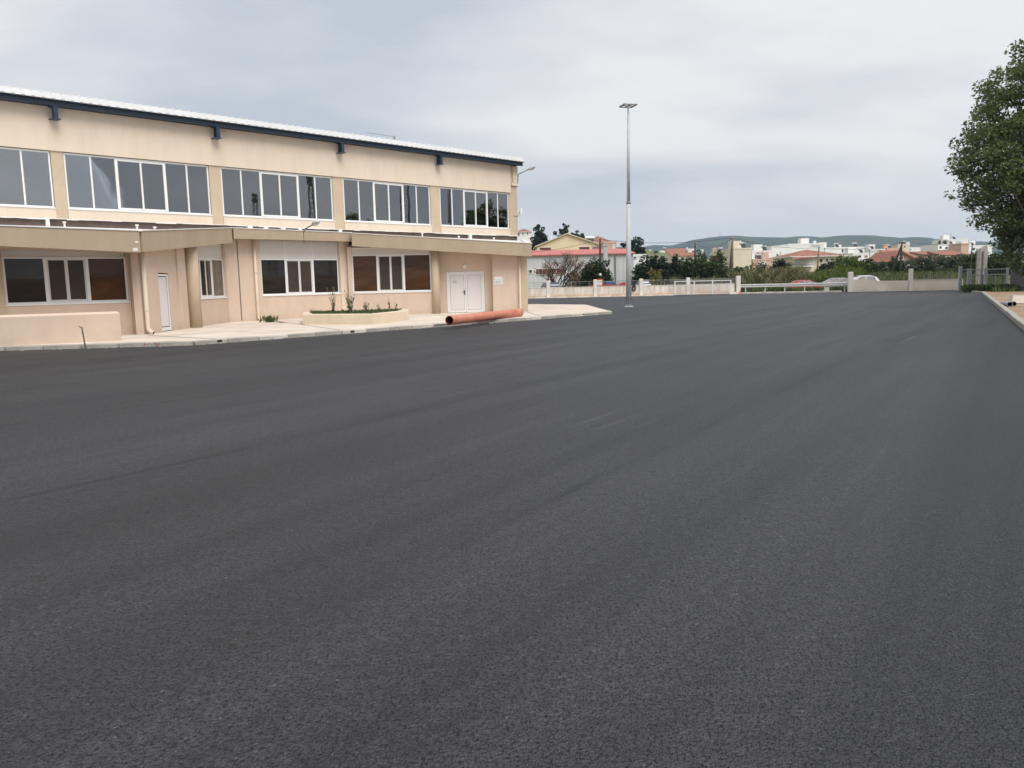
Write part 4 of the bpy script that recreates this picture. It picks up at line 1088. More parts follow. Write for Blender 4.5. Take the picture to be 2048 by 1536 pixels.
# ------------------------------------------------------------------ boundary walls at the end of the yard
BF = Frame(21.2, 73.6, 90.0)          # wall line left of the opening; x runs right, y away
bw = empty('boundary_wall', (6.0, 74.0, 0), 'long weathered pinkish boundary wall with cream posts at the end of the yard', 'wall')
posts = [-30.2, -26.0, -21.8, -17.65, -13.3, -9.05, -4.7]
for a, b_ in zip([-34.0] + posts, posts + [-0.25]):
    h = 0.93 + random.uniform(-0.01, 0.01)
    MB(BF).box(a + 0.16, b_ - 0.16, 0.0, 0.2, -0.05, h).build('wall_panel', 'wallpink', bw)
    MB(BF).box(a + 0.15, b_ - 0.15, -0.02, 0.22, h + 0.002, h + 0.045).build('coping', 'postcream', bw)
    MB(BF).box(a + 0.17, b_ - 0.17, -0.006, -0.001, 0.02, 0.26 + random.uniform(-.05, .05)).build('damp_band', 'stain', bw)
for px_ in posts:
    MB(BF).bbox(px_ - 0.157, px_ + 0.157, -0.06, 0.26, -0.05, 1.62 + random.uniform(-.03, .03), 0.02).build('wall_post', 'postcream', bw)
MB(BF).bbox(-0.25, 0.12, -0.10, 0.26, -0.05, 1.66, 0.03).build('gate_post', 'postcream', bw)
# railing of thin bars on the wall
for a, b_ in zip(posts, posts[1:] + [-0.25]):
    r_ = MB(BF); r_.box(a + 0.16, b_ - 0.16, 0.09, 0.12, 1.42, 1.455); 
    right = a > -15
    stp = 0.13 if right else 0.9
    x_ = a + 0.22
    while x_ < b_ - 0.2:
        tt = 0.008 if right else 0.012
        r_.box(x_ - tt, x_ + tt, 0.097, 0.113, 0.97, 1.42); x_ += stp
    if not right:
        for z in (1.1, 1.25): r_.box(a + 0.16, b_ - 0.16, 0.103, 0.107, z, z + 0.008)
    r_.box((a + b_) / 2 - 0.025, (a + b_) / 2 + 0.025, 0.08, 0.13, 0.97, 1.50)
    r_.build('railing', 'mesh', bw)
# short kerb with white painted stones at the wall foot
kb = stone_mesh('kerb_stone', 1.0, 0.3, 0.10, 'kerbwhite'); kb2 = stone_mesh('kerb_stone', 1.0, 0.3, 0.085, 'pave')
yardo = bpy.data.objects['asphalt_yard']
for i in range(33):
    x_ = -33.4 + i * 1.0
    if x_ > -0.8: break
    q = BF((x_, -0.2, 0)); inst(kb if i % 2 else kb2, 'kerb_stone', (q[0], q[1], random.uniform(-.012, .006)), random.uniform(-.015, .015), yardo)
kb.hide_render = False
bpy.data.objects.remove(kb); bpy.data.objects.remove(kb2)
# sliding gate of white tube in front of the wall
gt = empty('sliding_gate', BF((-4.5, -0.4, 0)), 'white tubular sliding gate frame pushed open in front of the boundary wall', 'gate')
GA, GB = -6.05, -0.85
GFx = BF
MB(GFx).box(GA, GB, -0.44, -0.38, 1.24, 1.31).build('top_rail', 'white', gt)
MB(GFx).box(GA, GB, -0.44, -0.38, 0.07, 0.13).build('bottom_rail', 'white', gt)
MB(GFx).box(GA, GB, -0.435, -0.385, 0.86, 0.90).build('middle_rail', 'white', gt)
for x_ in (GA + 0.03, GA + 1.80, GA + 3.50, GB - 0.03):
    MB(GFx).box(x_ - 0.045, x_ + 0.045, -0.445, -0.375, 0.06, 1.315).build('gate_stile', 'white', gt)
x_ = GA + 0.2
while x_ < GB - 0.1:
    MB(GFx).box(x_ - 0.010, x_ + 0.010, -0.420, -0.400, 0.131, 0.859).build('gate_bar', 'offwhite', gt); x_ += 0.205
# spare tyre hung on the wall next to the lamp post
q = Vector(BF((-9.75, -0.08, 0.75)))
tm = MB(); 
for i in range(20):
    a0 = 2 * math.pi * i / 20; a1 = 2 * math.pi * (i + 1) / 20
    V = []
    for a0_ in (a0, a1):
        for (ro, yo) in ((0.30, -.05), (0.30, .05), (0.17, .06), (0.17, -.06)):
            V.append((q.x + ro * 0.62 * math.cos(a0_), q.y + yo, q.z + ro * math.sin(a0_)))
    tm.add(V, [(0, 4, 5, 1), (1, 5, 6, 2), (2, 6, 7, 3), (3, 7, 4, 0)])
tag(tm.build('hung_tyre', 'tyre'), 'black ring hung on the boundary wall just right of the lamp post', 'tyre')
q = BF((0.0, -0.3, 0))
tag(MB(BF).bbox(-1.0, -0.3, -0.5, -0.12, 0.0, 0.20, 0.02).build('gate_stop', 'postcream'), 'low cream concrete block at the foot of the gate post', 'block')
cone = MB(); cq = Vector(BF((0.0, -0.35, 0)))
cone.bbox(cq.x - .13, cq.x + .13, cq.y - .13, cq.y + .13, 0.0, 0.04, .01); cone.tube((cq.x, cq.y, .04), (cq.x, cq.y, .34), .09, .025, 12)
tag(cone.build('traffic_cone', 'pipe'), 'small orange cone at the foot of the white gate post', 'cone')

# guard rail across the opening
gr_ = empty('guard_rail', (26, 73.2, 0), 'galvanised steel guard rail closing the gap between the walls', 'guard rail')
g0 = Vector(BF((0.15, 0.5, 0))); g1 = Vector((31.0, 72.6, 0)); gd = (g1 - g0); gL = gd.length; gaz = math.degrees(math.atan2(gd.x, gd.y))
GF = Frame(g0.x, g0.y, gaz)
prof = [(0.0, 0.56), (-0.07, 0.60), (-0.07, 0.66), (0.0, 0.70), (0.0, 0.73), (-0.07, 0.77), (-0.07, 0.83), (0.0, 0.87)]
gm = MB(GF)
V = [(0, p[0], p[1]) for p in prof] + [(gL, p[0], p[1]) for p in prof]; k = len(prof)
gm.add(V, [(i, k + i, k + i + 1, i + 1) for i in range(k - 1)]); V2 = [(0, p[0] + .012, p[1]) for p in prof] + [(gL, p[0] + .012, p[1]) for p in prof]
gm.add(V2, [(i + 1, k + i + 1, k + i, i) for i in range(k - 1)])
gm.build('rail_beam', 'rail', gr_)
for i in range(6):
    x_ = 0.6 + i * (gL - 1.0) / 5
    MB(GF).box(x_ - 0.05, x_ + 0.05, 0.02, 0.10, -0.05, 0.86).build('rail_post', 'rail', gr_)
# low kerb under the rail
kb = stone_mesh('kerb_stone', 1.0, 0.25, 0.14, 'kerbpale')
for i in range(int(gL)):
    q = GF((i + 0.5, -0.45, 0)); inst(kb, 'kerb_stone', (q[0], q[1], random.uniform(-.01, .01)), math.atan2(gd.y, gd.x), yardo)
bpy.data.objects.remove(kb)
q = GF((gL * 0.79, -0.42, 0))
tag(MB(GF).bbox(gL * .79 - .17, gL * .79 + .17, -.56, -.30, 0.14, 0.44, .02).build('white_block', 'blockwhite'), 'white block standing on the kerb under the guard rail', 'block')

# boundary wall right of the opening
w0 = Vector((30.9, 71.9, 0)); w1 = Vector((40.0, 70.2, 0)); wd_ = w1 - w0; waz = math.degrees(math.atan2(wd_.x, wd_.y)); WL = wd_.length
WF = Frame(w0.x, w0.y, waz)
rw = empty('boundary_wall', (35, 71, 0), 'smooth cream boundary wall with wire fence between guard rail and gate', 'wall')
MB(WF).add([(0, 0, -.05), (4.8, 0, -.05), (4.8, 0, .92), (2.0, 0, .95), (1.45, 0, 1.10), (0, 0, 1.12), (0, .2, -.05), (4.8, .2, -.05), (4.8, .2, .92), (2.0, .2, .95), (1.45, .2, 1.10), (0, .2, 1.12)],
           [(0, 1, 2, 3, 4, 5), (11, 10, 9, 8, 7, 6), (5, 4, 10, 11), (4, 3, 9, 10), (3, 2, 8, 9), (0, 5, 11, 6), (1, 7, 8, 2)]).build('wall_panel', 'wallpink2', rw)
MB(WF).box(5.15, WL, 0.0, 0.2, -.05, 0.95).build('wall_panel', 'wallpink2', rw)
MB(WF).box(5.14, WL, -0.02, .22, 0.952, 0.985).build('coping', 'postcream', rw)
MB(WF).bbox(-0.30, 0.10, -0.09, 0.28, -.05, 1.80, .02).build('wall_post', 'postcream', rw)
MB(WF).bbox(4.82, 5.13, -0.05, 0.25, -.05, 1.95, .02).build('wall_post', 'postcream', rw)
for x_ in (1.9, 3.4, 6.6, 8.0):
    MB(WF).box(x_ - .02, x_ + .02, .08, .12, .9, 1.52).build('fence_post', 'mesh', rw)
wm_ = MB(WF)
for z in (1.5, 1.35, 1.2, 1.08): wm_.box(.1, 4.82, .097, .103, z, z + .009); wm_.box(5.13, WL, .097, .103, z, z + .009)
x_ = .2
while x_ < WL:
    if not 4.8 < x_ < 5.15: wm_.box(x_ - .0025, x_ + .0025, .099, .101, .95, 1.5)
    x_ += .16
wm_.build('fence_wire', 'mesh', rw)
# kerb scraps at its foot
tag(MB(WF).bbox(2.2, 2.85, -.38, -.10, 0, .13, .02).build('white_block', 'blockwhite'), 'small white block at the foot of the right boundary wall', 'block')

# grey steel gate on the right
gf0 = at(1921, 578, 66.5); 
ge = empty('steel_gate', (38.0, 66.3, 0), 'grey steel double gate beneath the big tree at the right', 'gate')
GX = Frame(gf0.x, 66.5, 90)
zg = 0.02
def gx_(u): return at(u, 560, 66.5).x - gf0.x
for u, wdt, zt in ((1920, .24, 2.05), (1936, .16, 1.85), (1941, .10, 1.82), (1971, .22, 1.95), (2014, .14, 1.85)):
    MB(GX).bbox(gx_(u) - wdt / 2, gx_(u) + wdt / 2, -.08, .08, zg, zt, .01).build('gate_post', 'galv', ge)
for (ua, ub) in ((1925, 1934), (1944, 1968), (1974, 2012)):
    xa, xb = gx_(ua), gx_(ub)
    for z in ((0.12, 1.28, 1.72) if ub != 1934 else (0.12, 1.72)):
        MB(GX).box(xa, xb, -.03, .03, z, z + .07).build('gate_rail', 'galv', ge)
    x_ = xa + .1
    while x_ < xb - .05:
        MB(GX).box(x_ - .012, x_ + .012, -.012, .012, .19, 1.28 if ub != 1934 else 1.72).build('gate_bar', 'galvdark', ge)
        if ub != 1934: MB(GX).box(x_ - .008, x_ + .008, -.008, .008, 1.35, 1.72).build('gate_bar', 'galvdark', ge)
        x_ += .18
# concrete electricity pillar behind the gate
ec = at(1961, 560, 70)
ee = empty('utility_pillar', (ec.x, 70, 0), 'tall pale grey concrete pillar with cable boxes behind the steel gate', 'pillar')
pm = MB(Frame(ec.x, 70, 86))
pm.add([(-.33, -.2, .2), (.33, -.2, .2), (.33, .2, .2), (-.33, .2, .2), (-.30, -.2, 3.0), (.42, -.2, 3.0), (.42, .2, 3.0), (-.30, .2, 3.0), (-.26, -.16, 3.55), (.36, -.16, 3.9), (.36, .16, 3.9), (-.26, .16, 3.55)],
       [(0, 3, 2, 1), (0, 1, 5, 4), (1, 2, 6, 5), (2, 3, 7, 6), (3, 0, 4, 7), (4, 5, 9, 8), (5, 6, 10, 9), (6, 7, 11, 10), (7, 4, 8, 11), (8, 9, 10, 11)])
pm.build('pillar_body', 'kerbpale', ee)
MB(Frame(ec.x, 70, 86)).box(-.10, .02, -.26, -.21, .5, 3.3).build('cable_duct', 'galvdark', ee)
MB(Frame(ec.x, 70, 86)).bbox(.06, .32, -.36, -.21, .55, 1.3, .02).build('meter_box', 'galv', ee)
MB(Frame(ec.x, 70, 86)).box(-.28, -.20, -.1, .1, -.05, .21).box(.2, .28, -.1, .1, -.05, .21).build('pillar_leg', 'galvdark', ee)
for (u, v1, Y, lb) in ((1940, 488, 71, 'thin grey pole left of the concrete pillar behind the gate'), (1950, 497, 72, 'thin dark pole just left of the concrete pillar')):
    a = at(u, 560, Y); b_ = at(u, v1, Y)
    tag(MB().tube((a.x, Y, -.05), (a.x + .03, Y, b_.z), .06, .045, 8).build('metal_pole', 'woodgrey'), lb, 'pole')

# rubble stone wall at the right edge
sw = empty('stone_wall', (40.6, 60, 0), 'dark rubble stone wall at the right edge behind the dirt strip', 'wall')
rs = random.Random(4)
SWF = Frame(40.4, 63.5, 180 + 12)
z = 0.0; row = 0
core = MB(SWF); core.box(0, 9.0, -0.42, -0.06, -.05, 2.0); core.build('wall_core', 'stonewall', sw)
while z < 2.0:
    h = rs.uniform(.20, .30); x_ = -rs.uniform(0, .3)
    while x_ < 9.0:
        wd = rs.uniform(.28, .6)
        dpt = rs.uniform(.0, .06)
        b = MB(SWF); j = lambda: rs.uniform(-.02, .02)
        x0_, x1_, z0_, z1_ = x_ + .012, x_ + wd - .012, z + .012, z + h - .012
        b.add([(x0_ + j(), -.07, z0_ + j()), (x1_ + j(), -.07, z0_ + j()), (x1_ + j(), -.07, z1_ + j()), (x0_ + j(), -.07, z1_ + j()),
               (x0_ + .04, dpt, z0_ + .03), (x1_ - .04, dpt, z0_ + .03), (x1_ - .04, dpt, z1_ - .03), (x0_ + .04, dpt, z1_ - .03)],
              [(4, 7, 6, 5), (0, 4, 5, 1), (1, 5, 6, 2), (2, 6, 7, 3), (3, 7, 4, 0)])
        b.build('stone', 'stonewall', sw)
        x_ += wd
    z += h; row += 1

# things on the dirt strip
q = gnd(2024, 607, .08)
bb = MB(Frame(q.x, q.y, 100)); L_ = 2.6
bb.add([(0, 0, .10), (L_, 0, .02), (L_, .5, .02), (0, .5, .10), (0.06, .06, .46), (L_, .06, .36), (L_, .44, .36), (0.06, .44, .46)],
       [(0, 3, 2, 1), (4, 5, 6, 7), (0, 1, 5, 4), (1, 2, 6, 5), (2, 3, 7, 6), (3, 0, 4, 7)])
tag(bb.build('concrete_block', 'blockwhite'), 'cream concrete barrier block lying on the dirt at the right edge', 'block')
def hollow(name, c, d, L, r, label, group):
    e_ = empty(name, (c.x, c.y, c.z - r), label, 'pipe', group)
    d = Vector(d).normalized(); s1 = d.cross(Vector((0, 0, 1))).normalized(); s2 = s1.cross(d); k = 16
    rg = lambda cc, r_: [tuple(cc + s1 * (r_ * math.cos(2 * math.pi * i / k)) + s2 * (r_ * math.sin(2 * math.pi * i / k))) for i in range(k)]
    sq = []
    t = 0.0
    while t < L:
        sq += [(c + d * t, r), (c + d * (t + .035), r), (c + d * (t + .045), r * .92), (c + d * (t + .075), r * .92)]; t += .085
    V = rg(c, r * .85)
    for cc, r_ in sq: V += rg(cc, r_)
    Fz = []
    for a in range(len(sq)):
        for i in range(k): Fz.append((a * k + i, (a + 1) * k + i, (a + 1) * k + (i + 1) % k, a * k + (i + 1) % k))
    MB().add(V, Fz).build('corrugated_wall', 'pvcgrey', e_)
    V = rg(c + d * .005, r * .85) + rg(c + d * L, r * .85)
    MB().add(V, [(i, (i + 1) % k, k + (i + 1) % k, k + i) for i in range(k)] + [tuple(range(k, 2 * k))]).build('pipe_bore', 'dark', e_)
q = gnd(2019.5, 613.5, .08)
hollow('drain_pipe', Vector((q.x, q.y, .19)), (.29, .96, 0), 0.9, .11, 'left one of two grey corrugated pipe ends on the dirt strip', 'corrugated pipe ends on the dirt')
q = gnd(2029, 613, .08)
hollow('drain_pipe', Vector((q.x, q.y + .05, .19)), (.31, .95, 0), 1.0, .11, 'right one of two grey corrugated pipe ends beside the cream block', 'corrugated pipe ends on the dirt')
# pebbles on the dirt and litter leaves by the right kerb
cr_ = MB()
for i in range(260):
    y_ = random.uniform(14, 58); x_ = kerbx(y_) + random.uniform(.3, 5.5); s_ = random.uniform(.015, .05)
    cr_.tube((x_, y_, .06), (x_ + s_ * .3, y_, .08 + s_), s_, s_ * .5, 5)
tag(cr_.build('dirt_pebbles', 'rock'), 'loose pebbles scattered over the brown dirt strip', 'pebbles', kind='stuff')

# ------------------------------------------------------------------ trees and shrubs
def limb_path(a, b_, r0, r1, rng, wob=0.15, k=5):
    a = Vector(a); b_ = Vector(b_); L = (b_ - a).length; pts = []; rs_ = []
    for i in range(k):
        t = i / (k - 1)
        p = a.lerp(b_, t)
        if 0 < i < k - 1: p += Vector((rng.gauss(0, 1), rng.gauss(0, 1), rng.gauss(0, .5))) * (wob * L * .25)
        pts.append(p); rs_.append(r0 + (r1 - r0) * t)
    return pts, rs_

def tree(name, base, trunk_h, trunk_r, lobes, n, leaf, leafm, label, group=None, seed=1, bark='bark', clusters=None, cl_r=.4, cat='tree', limbs=10, shell=.55, flat=.5):
    rng = random.Random(seed)
    e_ = empty(name, base, label, cat, group)
    B = Vector(base)
    lob = [(B.x + l[0], B.y + l[1], B.z + l[2], l[3], l[4], l[5], l[3] * l[4] * l[5]) for l in lobes]
    tm_ = MB(); top = B + Vector((rng.uniform(-.2, .2) * trunk_h * .2, 0, trunk_h))
    pts, rs_ = limb_path(B - Vector((0, 0, .2)), top, trunk_r, trunk_r * .6, rng, .08)
    tm_.path(pts, rs_, 8)
    cr, cc = leaf_cloud('crown', lob, n, leaf, leafm, e_, seed, clusters, cl_r, flat, shell)
    idx = list(range(len(cc))); rng.shuffle(idx)
    for i in idx[:limbs]:
        q = Vector(cc[i]); mid = top.lerp(q, .5) + Vector((0, 0, -.06 * (q - top).length))
        tm_.path([top - Vector((0, 0, trunk_h * .2 * rng.random())), mid, q], [trunk_r * .45, trunk_r * .25, trunk_r * .07], 6)
    tm_.build('trunk', bark, e_, True)
    return e_

# the big tree on the right
tree('broad_tree', (39.2, 59.0, 0.05), 4.2, 0.38,
     [(-3.9, -0.5, 8.6, 3.0, 3.4, 3.0), (-1.6, -0.5, 3.6, 1.7, 1.8, 1.7), (-1.2, -.4, 3.0, 1.6, 1.8, 1.6), (-0.8, 0, 2.7, 1.9, 1.8, 1.6), (-0.6, .2, 4.4, 2.0, 2.0, 1.8), (-2.2, 0, 5.2, 1.9, 1.9, 1.5), (-1.4, -.6, 5.6, 2.0, 2.0, 1.6), (-1.0, 0, 10.5, 5.0, 5.0, 4.2), (-1.8, 0.5, 13.4, 3.3, 3.6, 3.0), (2.0, 0, 16.0, 4.4, 4.4, 4.0), (3.2, 0, 19.4, 3.2, 3.2, 2.8), (1.2, 0, 18.4, 2.2, 2.4, 1.9), (0.2, 0.2, 16.6, 2.6, 2.8, 2.2),
      (4.0, 0, 9.0, 5.0, 5.0, 5.0), (0.2, -0.2, 5.6, 3.6, 3.4, 2.4), (-4.4, -.4, 5.3, 1.7, 1.6, .8), (3.2, 0, 4.6, 3.6, 3.2, 2.4)],
     92000, 0.28, 'leaf', 'large leafy green tree at the right edge over the gate', None, 3, clusters=1600, cl_r=.55, limbs=70, shell=.35)
for i, (x_, y_, h_) in enumerate(((57.0, 47.5, 12.5), (80.0, 25.6, 13.2))):
    tree('row_tree', (x_, y_, 0.0), 3.0, .28, [(0, 0, h_ - 5.4, 3.4, 3.4, 3.4), (.6, .8, h_ - 2.9, 2.6, 2.6, 2.6), (-.8, -.6, h_ - 3.6, 2.2, 2.2, 2.4)], 5200, .5, 'leaf', ['leafy tree standing off to the right, mirrored in the last upper window', 'small leafy tree far off to the right of the yard'][i], 'trees off to the right', 40 + i, clusters=240, cl_r=.6)
def tower(x, y, h, w0, label):
    e_ = empty('floodlight_tower', (x, y, 0), label, 'tower', 'lattice floodlight towers off to the right')
    w1 = w0 * .45; legs = []
    for sx, sy in ((-1, -1), (1, -1), (1, 1), (-1, 1)):
        a = Vector((x + sx * w0, y + sy * w0, 0)); b_ = Vector((x + sx * w1, y + sy * w1, h)); legs.append((a, b_))
        MB().tube(a, b_, .07, .05, 6).build('leg', 'galvdark', e_)
    k = int(h / 1.3)
    for q in range(k):
        t0, t1 = q / k, (q + 1) / k
        for i in range(4):
            a0 = legs[i][0].lerp(legs[i][1], t0); a1 = legs[(i + 1) % 4][0].lerp(legs[(i + 1) % 4][1], t0); b1 = legs[(i + 1) % 4][0].lerp(legs[(i + 1) % 4][1], t1)
            MB().tube(a0, a1, .03, .03, 5).build('strut', 'galvdark', e_)
            MB().tube(a0, b1, .025, .025, 5).build('brace', 'galvdark', e_)
    for q in (0, 1):
        for sx in (-.9, -.3, .3, .9):
            MB().box(x + sx - .24, x + sx + .24, y - .25, y + .1, h - .1 + q * .75, h + .5 + q * .75).build('floodlight', 'galvdark', e_)
tower(48.6, 26.8, 13.6, .55, 'lattice floodlight tower off to the right, mirrored in the middle upper window')
tower(46.0, 38.4, 17.5, .75, 'nearer lattice floodlight tower off to the right, mirrored in the fourth upper window')
tower(74.4, 12.5, 14.6, .6, 'farthest lattice floodlight tower off to the right of the yard')

def bush(u, vtop, vbase, Y, wpx, leafm, label, seed, n=1600, leaf=.22, name='shrub', cat='shrub', group=None, lob=None, trunk=.3, bark='bark', cl=None, wob=True, depth=None):
    """a shrub or small tree whose crown spans wpx photo pixels and reaches from vbase up to vtop, standing Y metres ahead"""
    rng = random.Random(seed)
    px2m = Y / FPX
    b_ = at(u, vbase, Y); t_ = at(u, vtop, Y); H = t_.z - max(terrain_z(b_.x, Y), -1); W = wpx * px2m
    bz = terrain_z(b_.x, Y)
    zc0 = 0.03 * H; W *= 1.12
    lobes = []
    k = 5
    for i in range(k):
        f = (i + .5) / k
        lobes.append((rng.uniform(-.30, .30) * W, rng.uniform(-.25, .25) * W, zc0 + (H - zc0) * rng.uniform(.22, .66), W * rng.uniform(.24, .36), W * .3, (H - zc0) * rng.uniform(.24, .36)))
    lobes.append((-.2 * W, -.1 * W, zc0 + (H - zc0) * .2, W * .3, W * .3, (H - zc0) * .22)); lobes.append((.2 * W, -.1 * W, zc0 + (H - zc0) * .2, W * .3, W * .3, (H - zc0) * .22))
    lobes.append((0, 0, zc0 + (H - zc0) * .42, W * .40, W * .36, (H - zc0) * .38))
    lobes.append((rng.uniform(-.1, .1) * W, 0, H - (H - zc0) * .26, W * .26, W * .25, (H - zc0) * .27))
    n = int(n * 2.3)
    return tree(name, (b_.x, Y, bz), max(.3, zc0 + (H - zc0) * .35), trunk * .5 * max(.4, W / 6), lobes, n, leaf * 1.12, leafm, label, group, seed, bark, int((cl or max(30, n // 22)) * 1.7), W * .075 + .08, cat, 6)

# beyond the wall, left part
bush(1192, 515, 562, 86, 66, 'leafround', 'round dark green tree in front of the pale shed', 51, 3600, .26, 'round_tree', 'tree', cl=150)
bush(1155, 530, 572, 87, 50, 'leafbrown', 'brown flowering shrub beside the round green tree', 52, 900, .22, 'dry_shrub', 'shrub', cl=70)
# bare tree with brown seed bunches
bt = at(1118, 575, 85); rng = random.Random(77)
be = empty('bare_tree', (bt.x, 85, -.06), 'spreading bare tree with brown seed bunches behind the boundary wall', 'tree')
tm_ = MB(); B0 = Vector((bt.x, 85, -.1)); sprays = []
def grow(p, d, L, r, lev):
    q = p + d * L; mid = p.lerp(q, .5) + Vector((rng.gauss(0, .05), rng.gauss(0, .05), rng.gauss(0, .03))) * L
    tm_.path([p, mid, q], [r, r * .85, r * .68], 6 if lev < 3 else 4)
    if lev >= 4: sprays.append(q); return
    if lev >= 2: sprays.append(q)
    for _ in range(3 if lev else 4):
        a = rng.uniform(0, 6.28); sp_ = rng.uniform(.35, .85)
        nd = (d + Vector((math.cos(a), math.sin(a) * .8, rng.uniform(-.1, .25))) * sp_).normalized()
        grow(q if rng.random() > .3 else mid, nd, L * rng.uniform(.62, .86), r * .6, lev + 1)
for dx_ in (-.35, .0, .35):
    grow(B0, Vector((dx_, rng.uniform(-.2, .2), 1)).normalized(), 1.62, .12, 0)
tm_.build('trunk', 'barkdry', be, True)
pts = np.array([[s.x, s.y, s.z] for s in sprays])
lob = [(s.x, s.y, s.z, .22, .22, .2, 1) for s in sprays if rng.random() < .55 and s.z < 5.6]
leaf_cloud('crown', lob, 2600, .14, 'leafbrown', be, 5, clusters=len(lob), cl_r=.22)
# pines on the little hill
for i, (u, v0, v1, Y, wp) in enumerate(((1080, 450, 478, 235, 34), (1127, 449, 480, 225, 30), (1152, 455, 482, 225, 28), (1271, 471, 512, 190, 42), (1245, 484, 505, 180, 26))):
    bush(u, v0, v1, Y, wp, 'leafdark', ['dark pine right of the white hilltop house', 'tall dark pine behind the left slope of the yellow gable', 'dark pine behind the right slope of the yellow gable', 'dark pine just right of the lamp post', 'low dark pine just left of the lamp post'][i], 60 + i, 1900, .6, 'pine_tree', 'tree', 'pines on the left skyline', cl=90)
# dark hedge trees right of the lamp post
for i, (u, v0, Y, wp, lm) in enumerate(((1284, 514, 104, 34, 'leafdark'), (1308, 507, 106, 32, 'leafdark'), (1330, 510, 104, 32, 'leafdark'), (1352, 508, 108, 34, 'leafdark'), (1376, 515, 102, 34, 'leafround'), (1402, 500, 112, 46, 'leafmid'), (1430, 504, 110, 46, 'leafmid'), (1448, 528, 100, 36, 'leafmid'))):
    bush(u, v0, 556, Y, wp, lm, ['dark hedge tree nearest the lamp post', 'second dark hedge tree right of the lamp post', 'third dark hedge tree, under the red tiled roof', 'fourth dark hedge tree, left of the middle pole', 'dark bush at the foot of the middle utility pole', 'taller olive green tree right of the middle utility pole', 'olive green tree in front of the brick red wall', 'low green bush left of the braced utility pole'][i], 70 + i, 2300, .27, 'hedge_tree', 'tree', 'hedge trees beyond the boundary wall', cl=110)
bush(1310, 533, 566, 92, 30, 'leafyellow', 'thin yellowish shrub beside the parked white car', 81, 420, .22, 'thin_shrub', cl=40)
# middle shrubs
for i, (u, v0, Y, wp, lm, lb) in enumerate((
    (1476, 528, 98, 30, 'leafmid', 'small bush right of the braced utility pole'),
    (1515, 521, 104, 54, 'leafmid', 'olive green bush in front of the yellow block'),
    (1556, 517, 108, 44, 'leafdark', 'dark round tree in front of the large white block'),
    (1690, 507, 112, 62, 'leafbright', 'fresh green tree right of the hipped red roof'),
    (1655, 524, 104, 40, 'leafdark', 'dark bush left of the fresh green tree'),
    (1728, 520, 112, 48, 'leafround', 'dark bush right of the fresh green tree'),
    (1762, 522, 118, 34, 'leafolive', 'greyish bush left of the leaning pole'),
    (1790, 514, 122, 40, 'leafround', 'round dark bush behind the leaning pole brace'),
    (1845, 514, 104, 54, 'leafolive', 'olive tree nearest the tall wall post'),
    (1880, 512, 106, 52, 'leafolive', 'middle olive tree behind the right wire fence'),
    (1912, 512, 104, 50, 'leafolive', 'olive tree left of the steel gate'),
    (1943, 506, 96, 52, 'leafmid', 'brownish green tree behind the thin poles by the gate'),
    (1990, 505, 92, 70, 'leafround', 'dark tree behind the steel gate'))):
    bush(u, v0, 556, Y, wp, lm, lb, 90 + i, 2300, .26, 'shrub_tree', 'tree', 'shrubs and trees beyond the yard', cl=110)
for i, (u, v0, Y, wp, lb) in enumerate(((1878.5, 473, 290, 5, 'slim dark cypress left of the white apartments'), (1890, 470, 292, 13, 'dark conifer beside the white apartments'))):
    bush(u, v0, 500, Y, wp, 'leafdark', lb, 120 + i, 600, .5, 'conifer', 'tree', cl=50)
# cane, rough grass, field grass: uncountable
def field(name, poly_px, Y0, Y1, n, h, m, label, cat, seed, zf=lambda x, y: 0.0, up=.7, asp=.1, clump=0.6):
    rng_ = np.random.default_rng(seed); pts = []
    (ua, ub) = poly_px
    while len(pts) < n:
        Y = rng_.uniform(Y0, Y1); u = rng_.uniform(ua, ub); x_ = at(u, 560, Y).x
        if mnoise.noise((x_ * clump, Y * clump, seed)) > -0.2 + rng_.normal(0, .12): pts.append((x_, Y, terrain_z(x_, Y) + zf(x_, Y)))
    o_ = blade_cloud(name, pts, h, m, None, up, asp, seed, .12)
    return tag(o_, label, cat, kind='stuff')
def canes(ua, ub, Y0, Y1, nclump, per, hh, label, seed, m='cane'):
    rng_ = random.Random(seed); P = []; 
    for c in range(nclump):
        Y = rng_.uniform(Y0, Y1); u = rng_.uniform(ua, ub); cx_ = at(u, 560, Y).x; h = hh * rng_.uniform(.35, 1.2); lean = (rng_.gauss(0, .22), rng_.gauss(0, .15))
        for k in range(per):
            a = rng_.uniform(0, 6.28); r_ = rng_.random() ** .5 * .55
            t = rng_.random() ** .7
            P.append((cx_ + r_ * math.cos(a) + lean[0] * t * h, Y + r_ * math.sin(a) + lean[1] * t * h, terrain_z(cx_, Y) + h * t * .78))
    o_ = blade_cloud('cane_thicket', P, .95, m, None, .62, .085, seed, .25)
    return tag(o_, label, 'cane', kind='stuff')
canes(1470, 1612, 84.5, 97, 105, 120, 2.6, 'tall pale green cane thicket beyond the guard rail', 31)
canes(1350, 1475, 85, 98, 60, 80, 1.5, 'dry reeds and weeds behind the railing', 32)
field('bramble_bank', (1470, 1720), 74.8, 77.5, 5200, .55, 'weed', 'green brambles growing under and behind the guard rail', 'brambles', 33, up=.3, asp=.45)
field('green_field', (1590, 1722), 84.5, 100, 7500, 1.15, 'leafbright', 'rough bright green growth beyond the parked cars', 'grass', 34, up=.45, asp=.3, zf=lambda a, b: .35)
field('green_field', (1695, 2010), 84, 125, 9000, .9, 'grass', 'tall field grass behind the right boundary wall', 'grass', 35, up=.65, asp=.12)
field('gate_weeds', (1928, 2034), 61.8, 65.8, 2600, .55, 'weed', 'dense green weeds around the foot of the steel gate', 'weeds', 36, up=.5, asp=.22, zf=lambda a, b: .08, clump=.9)
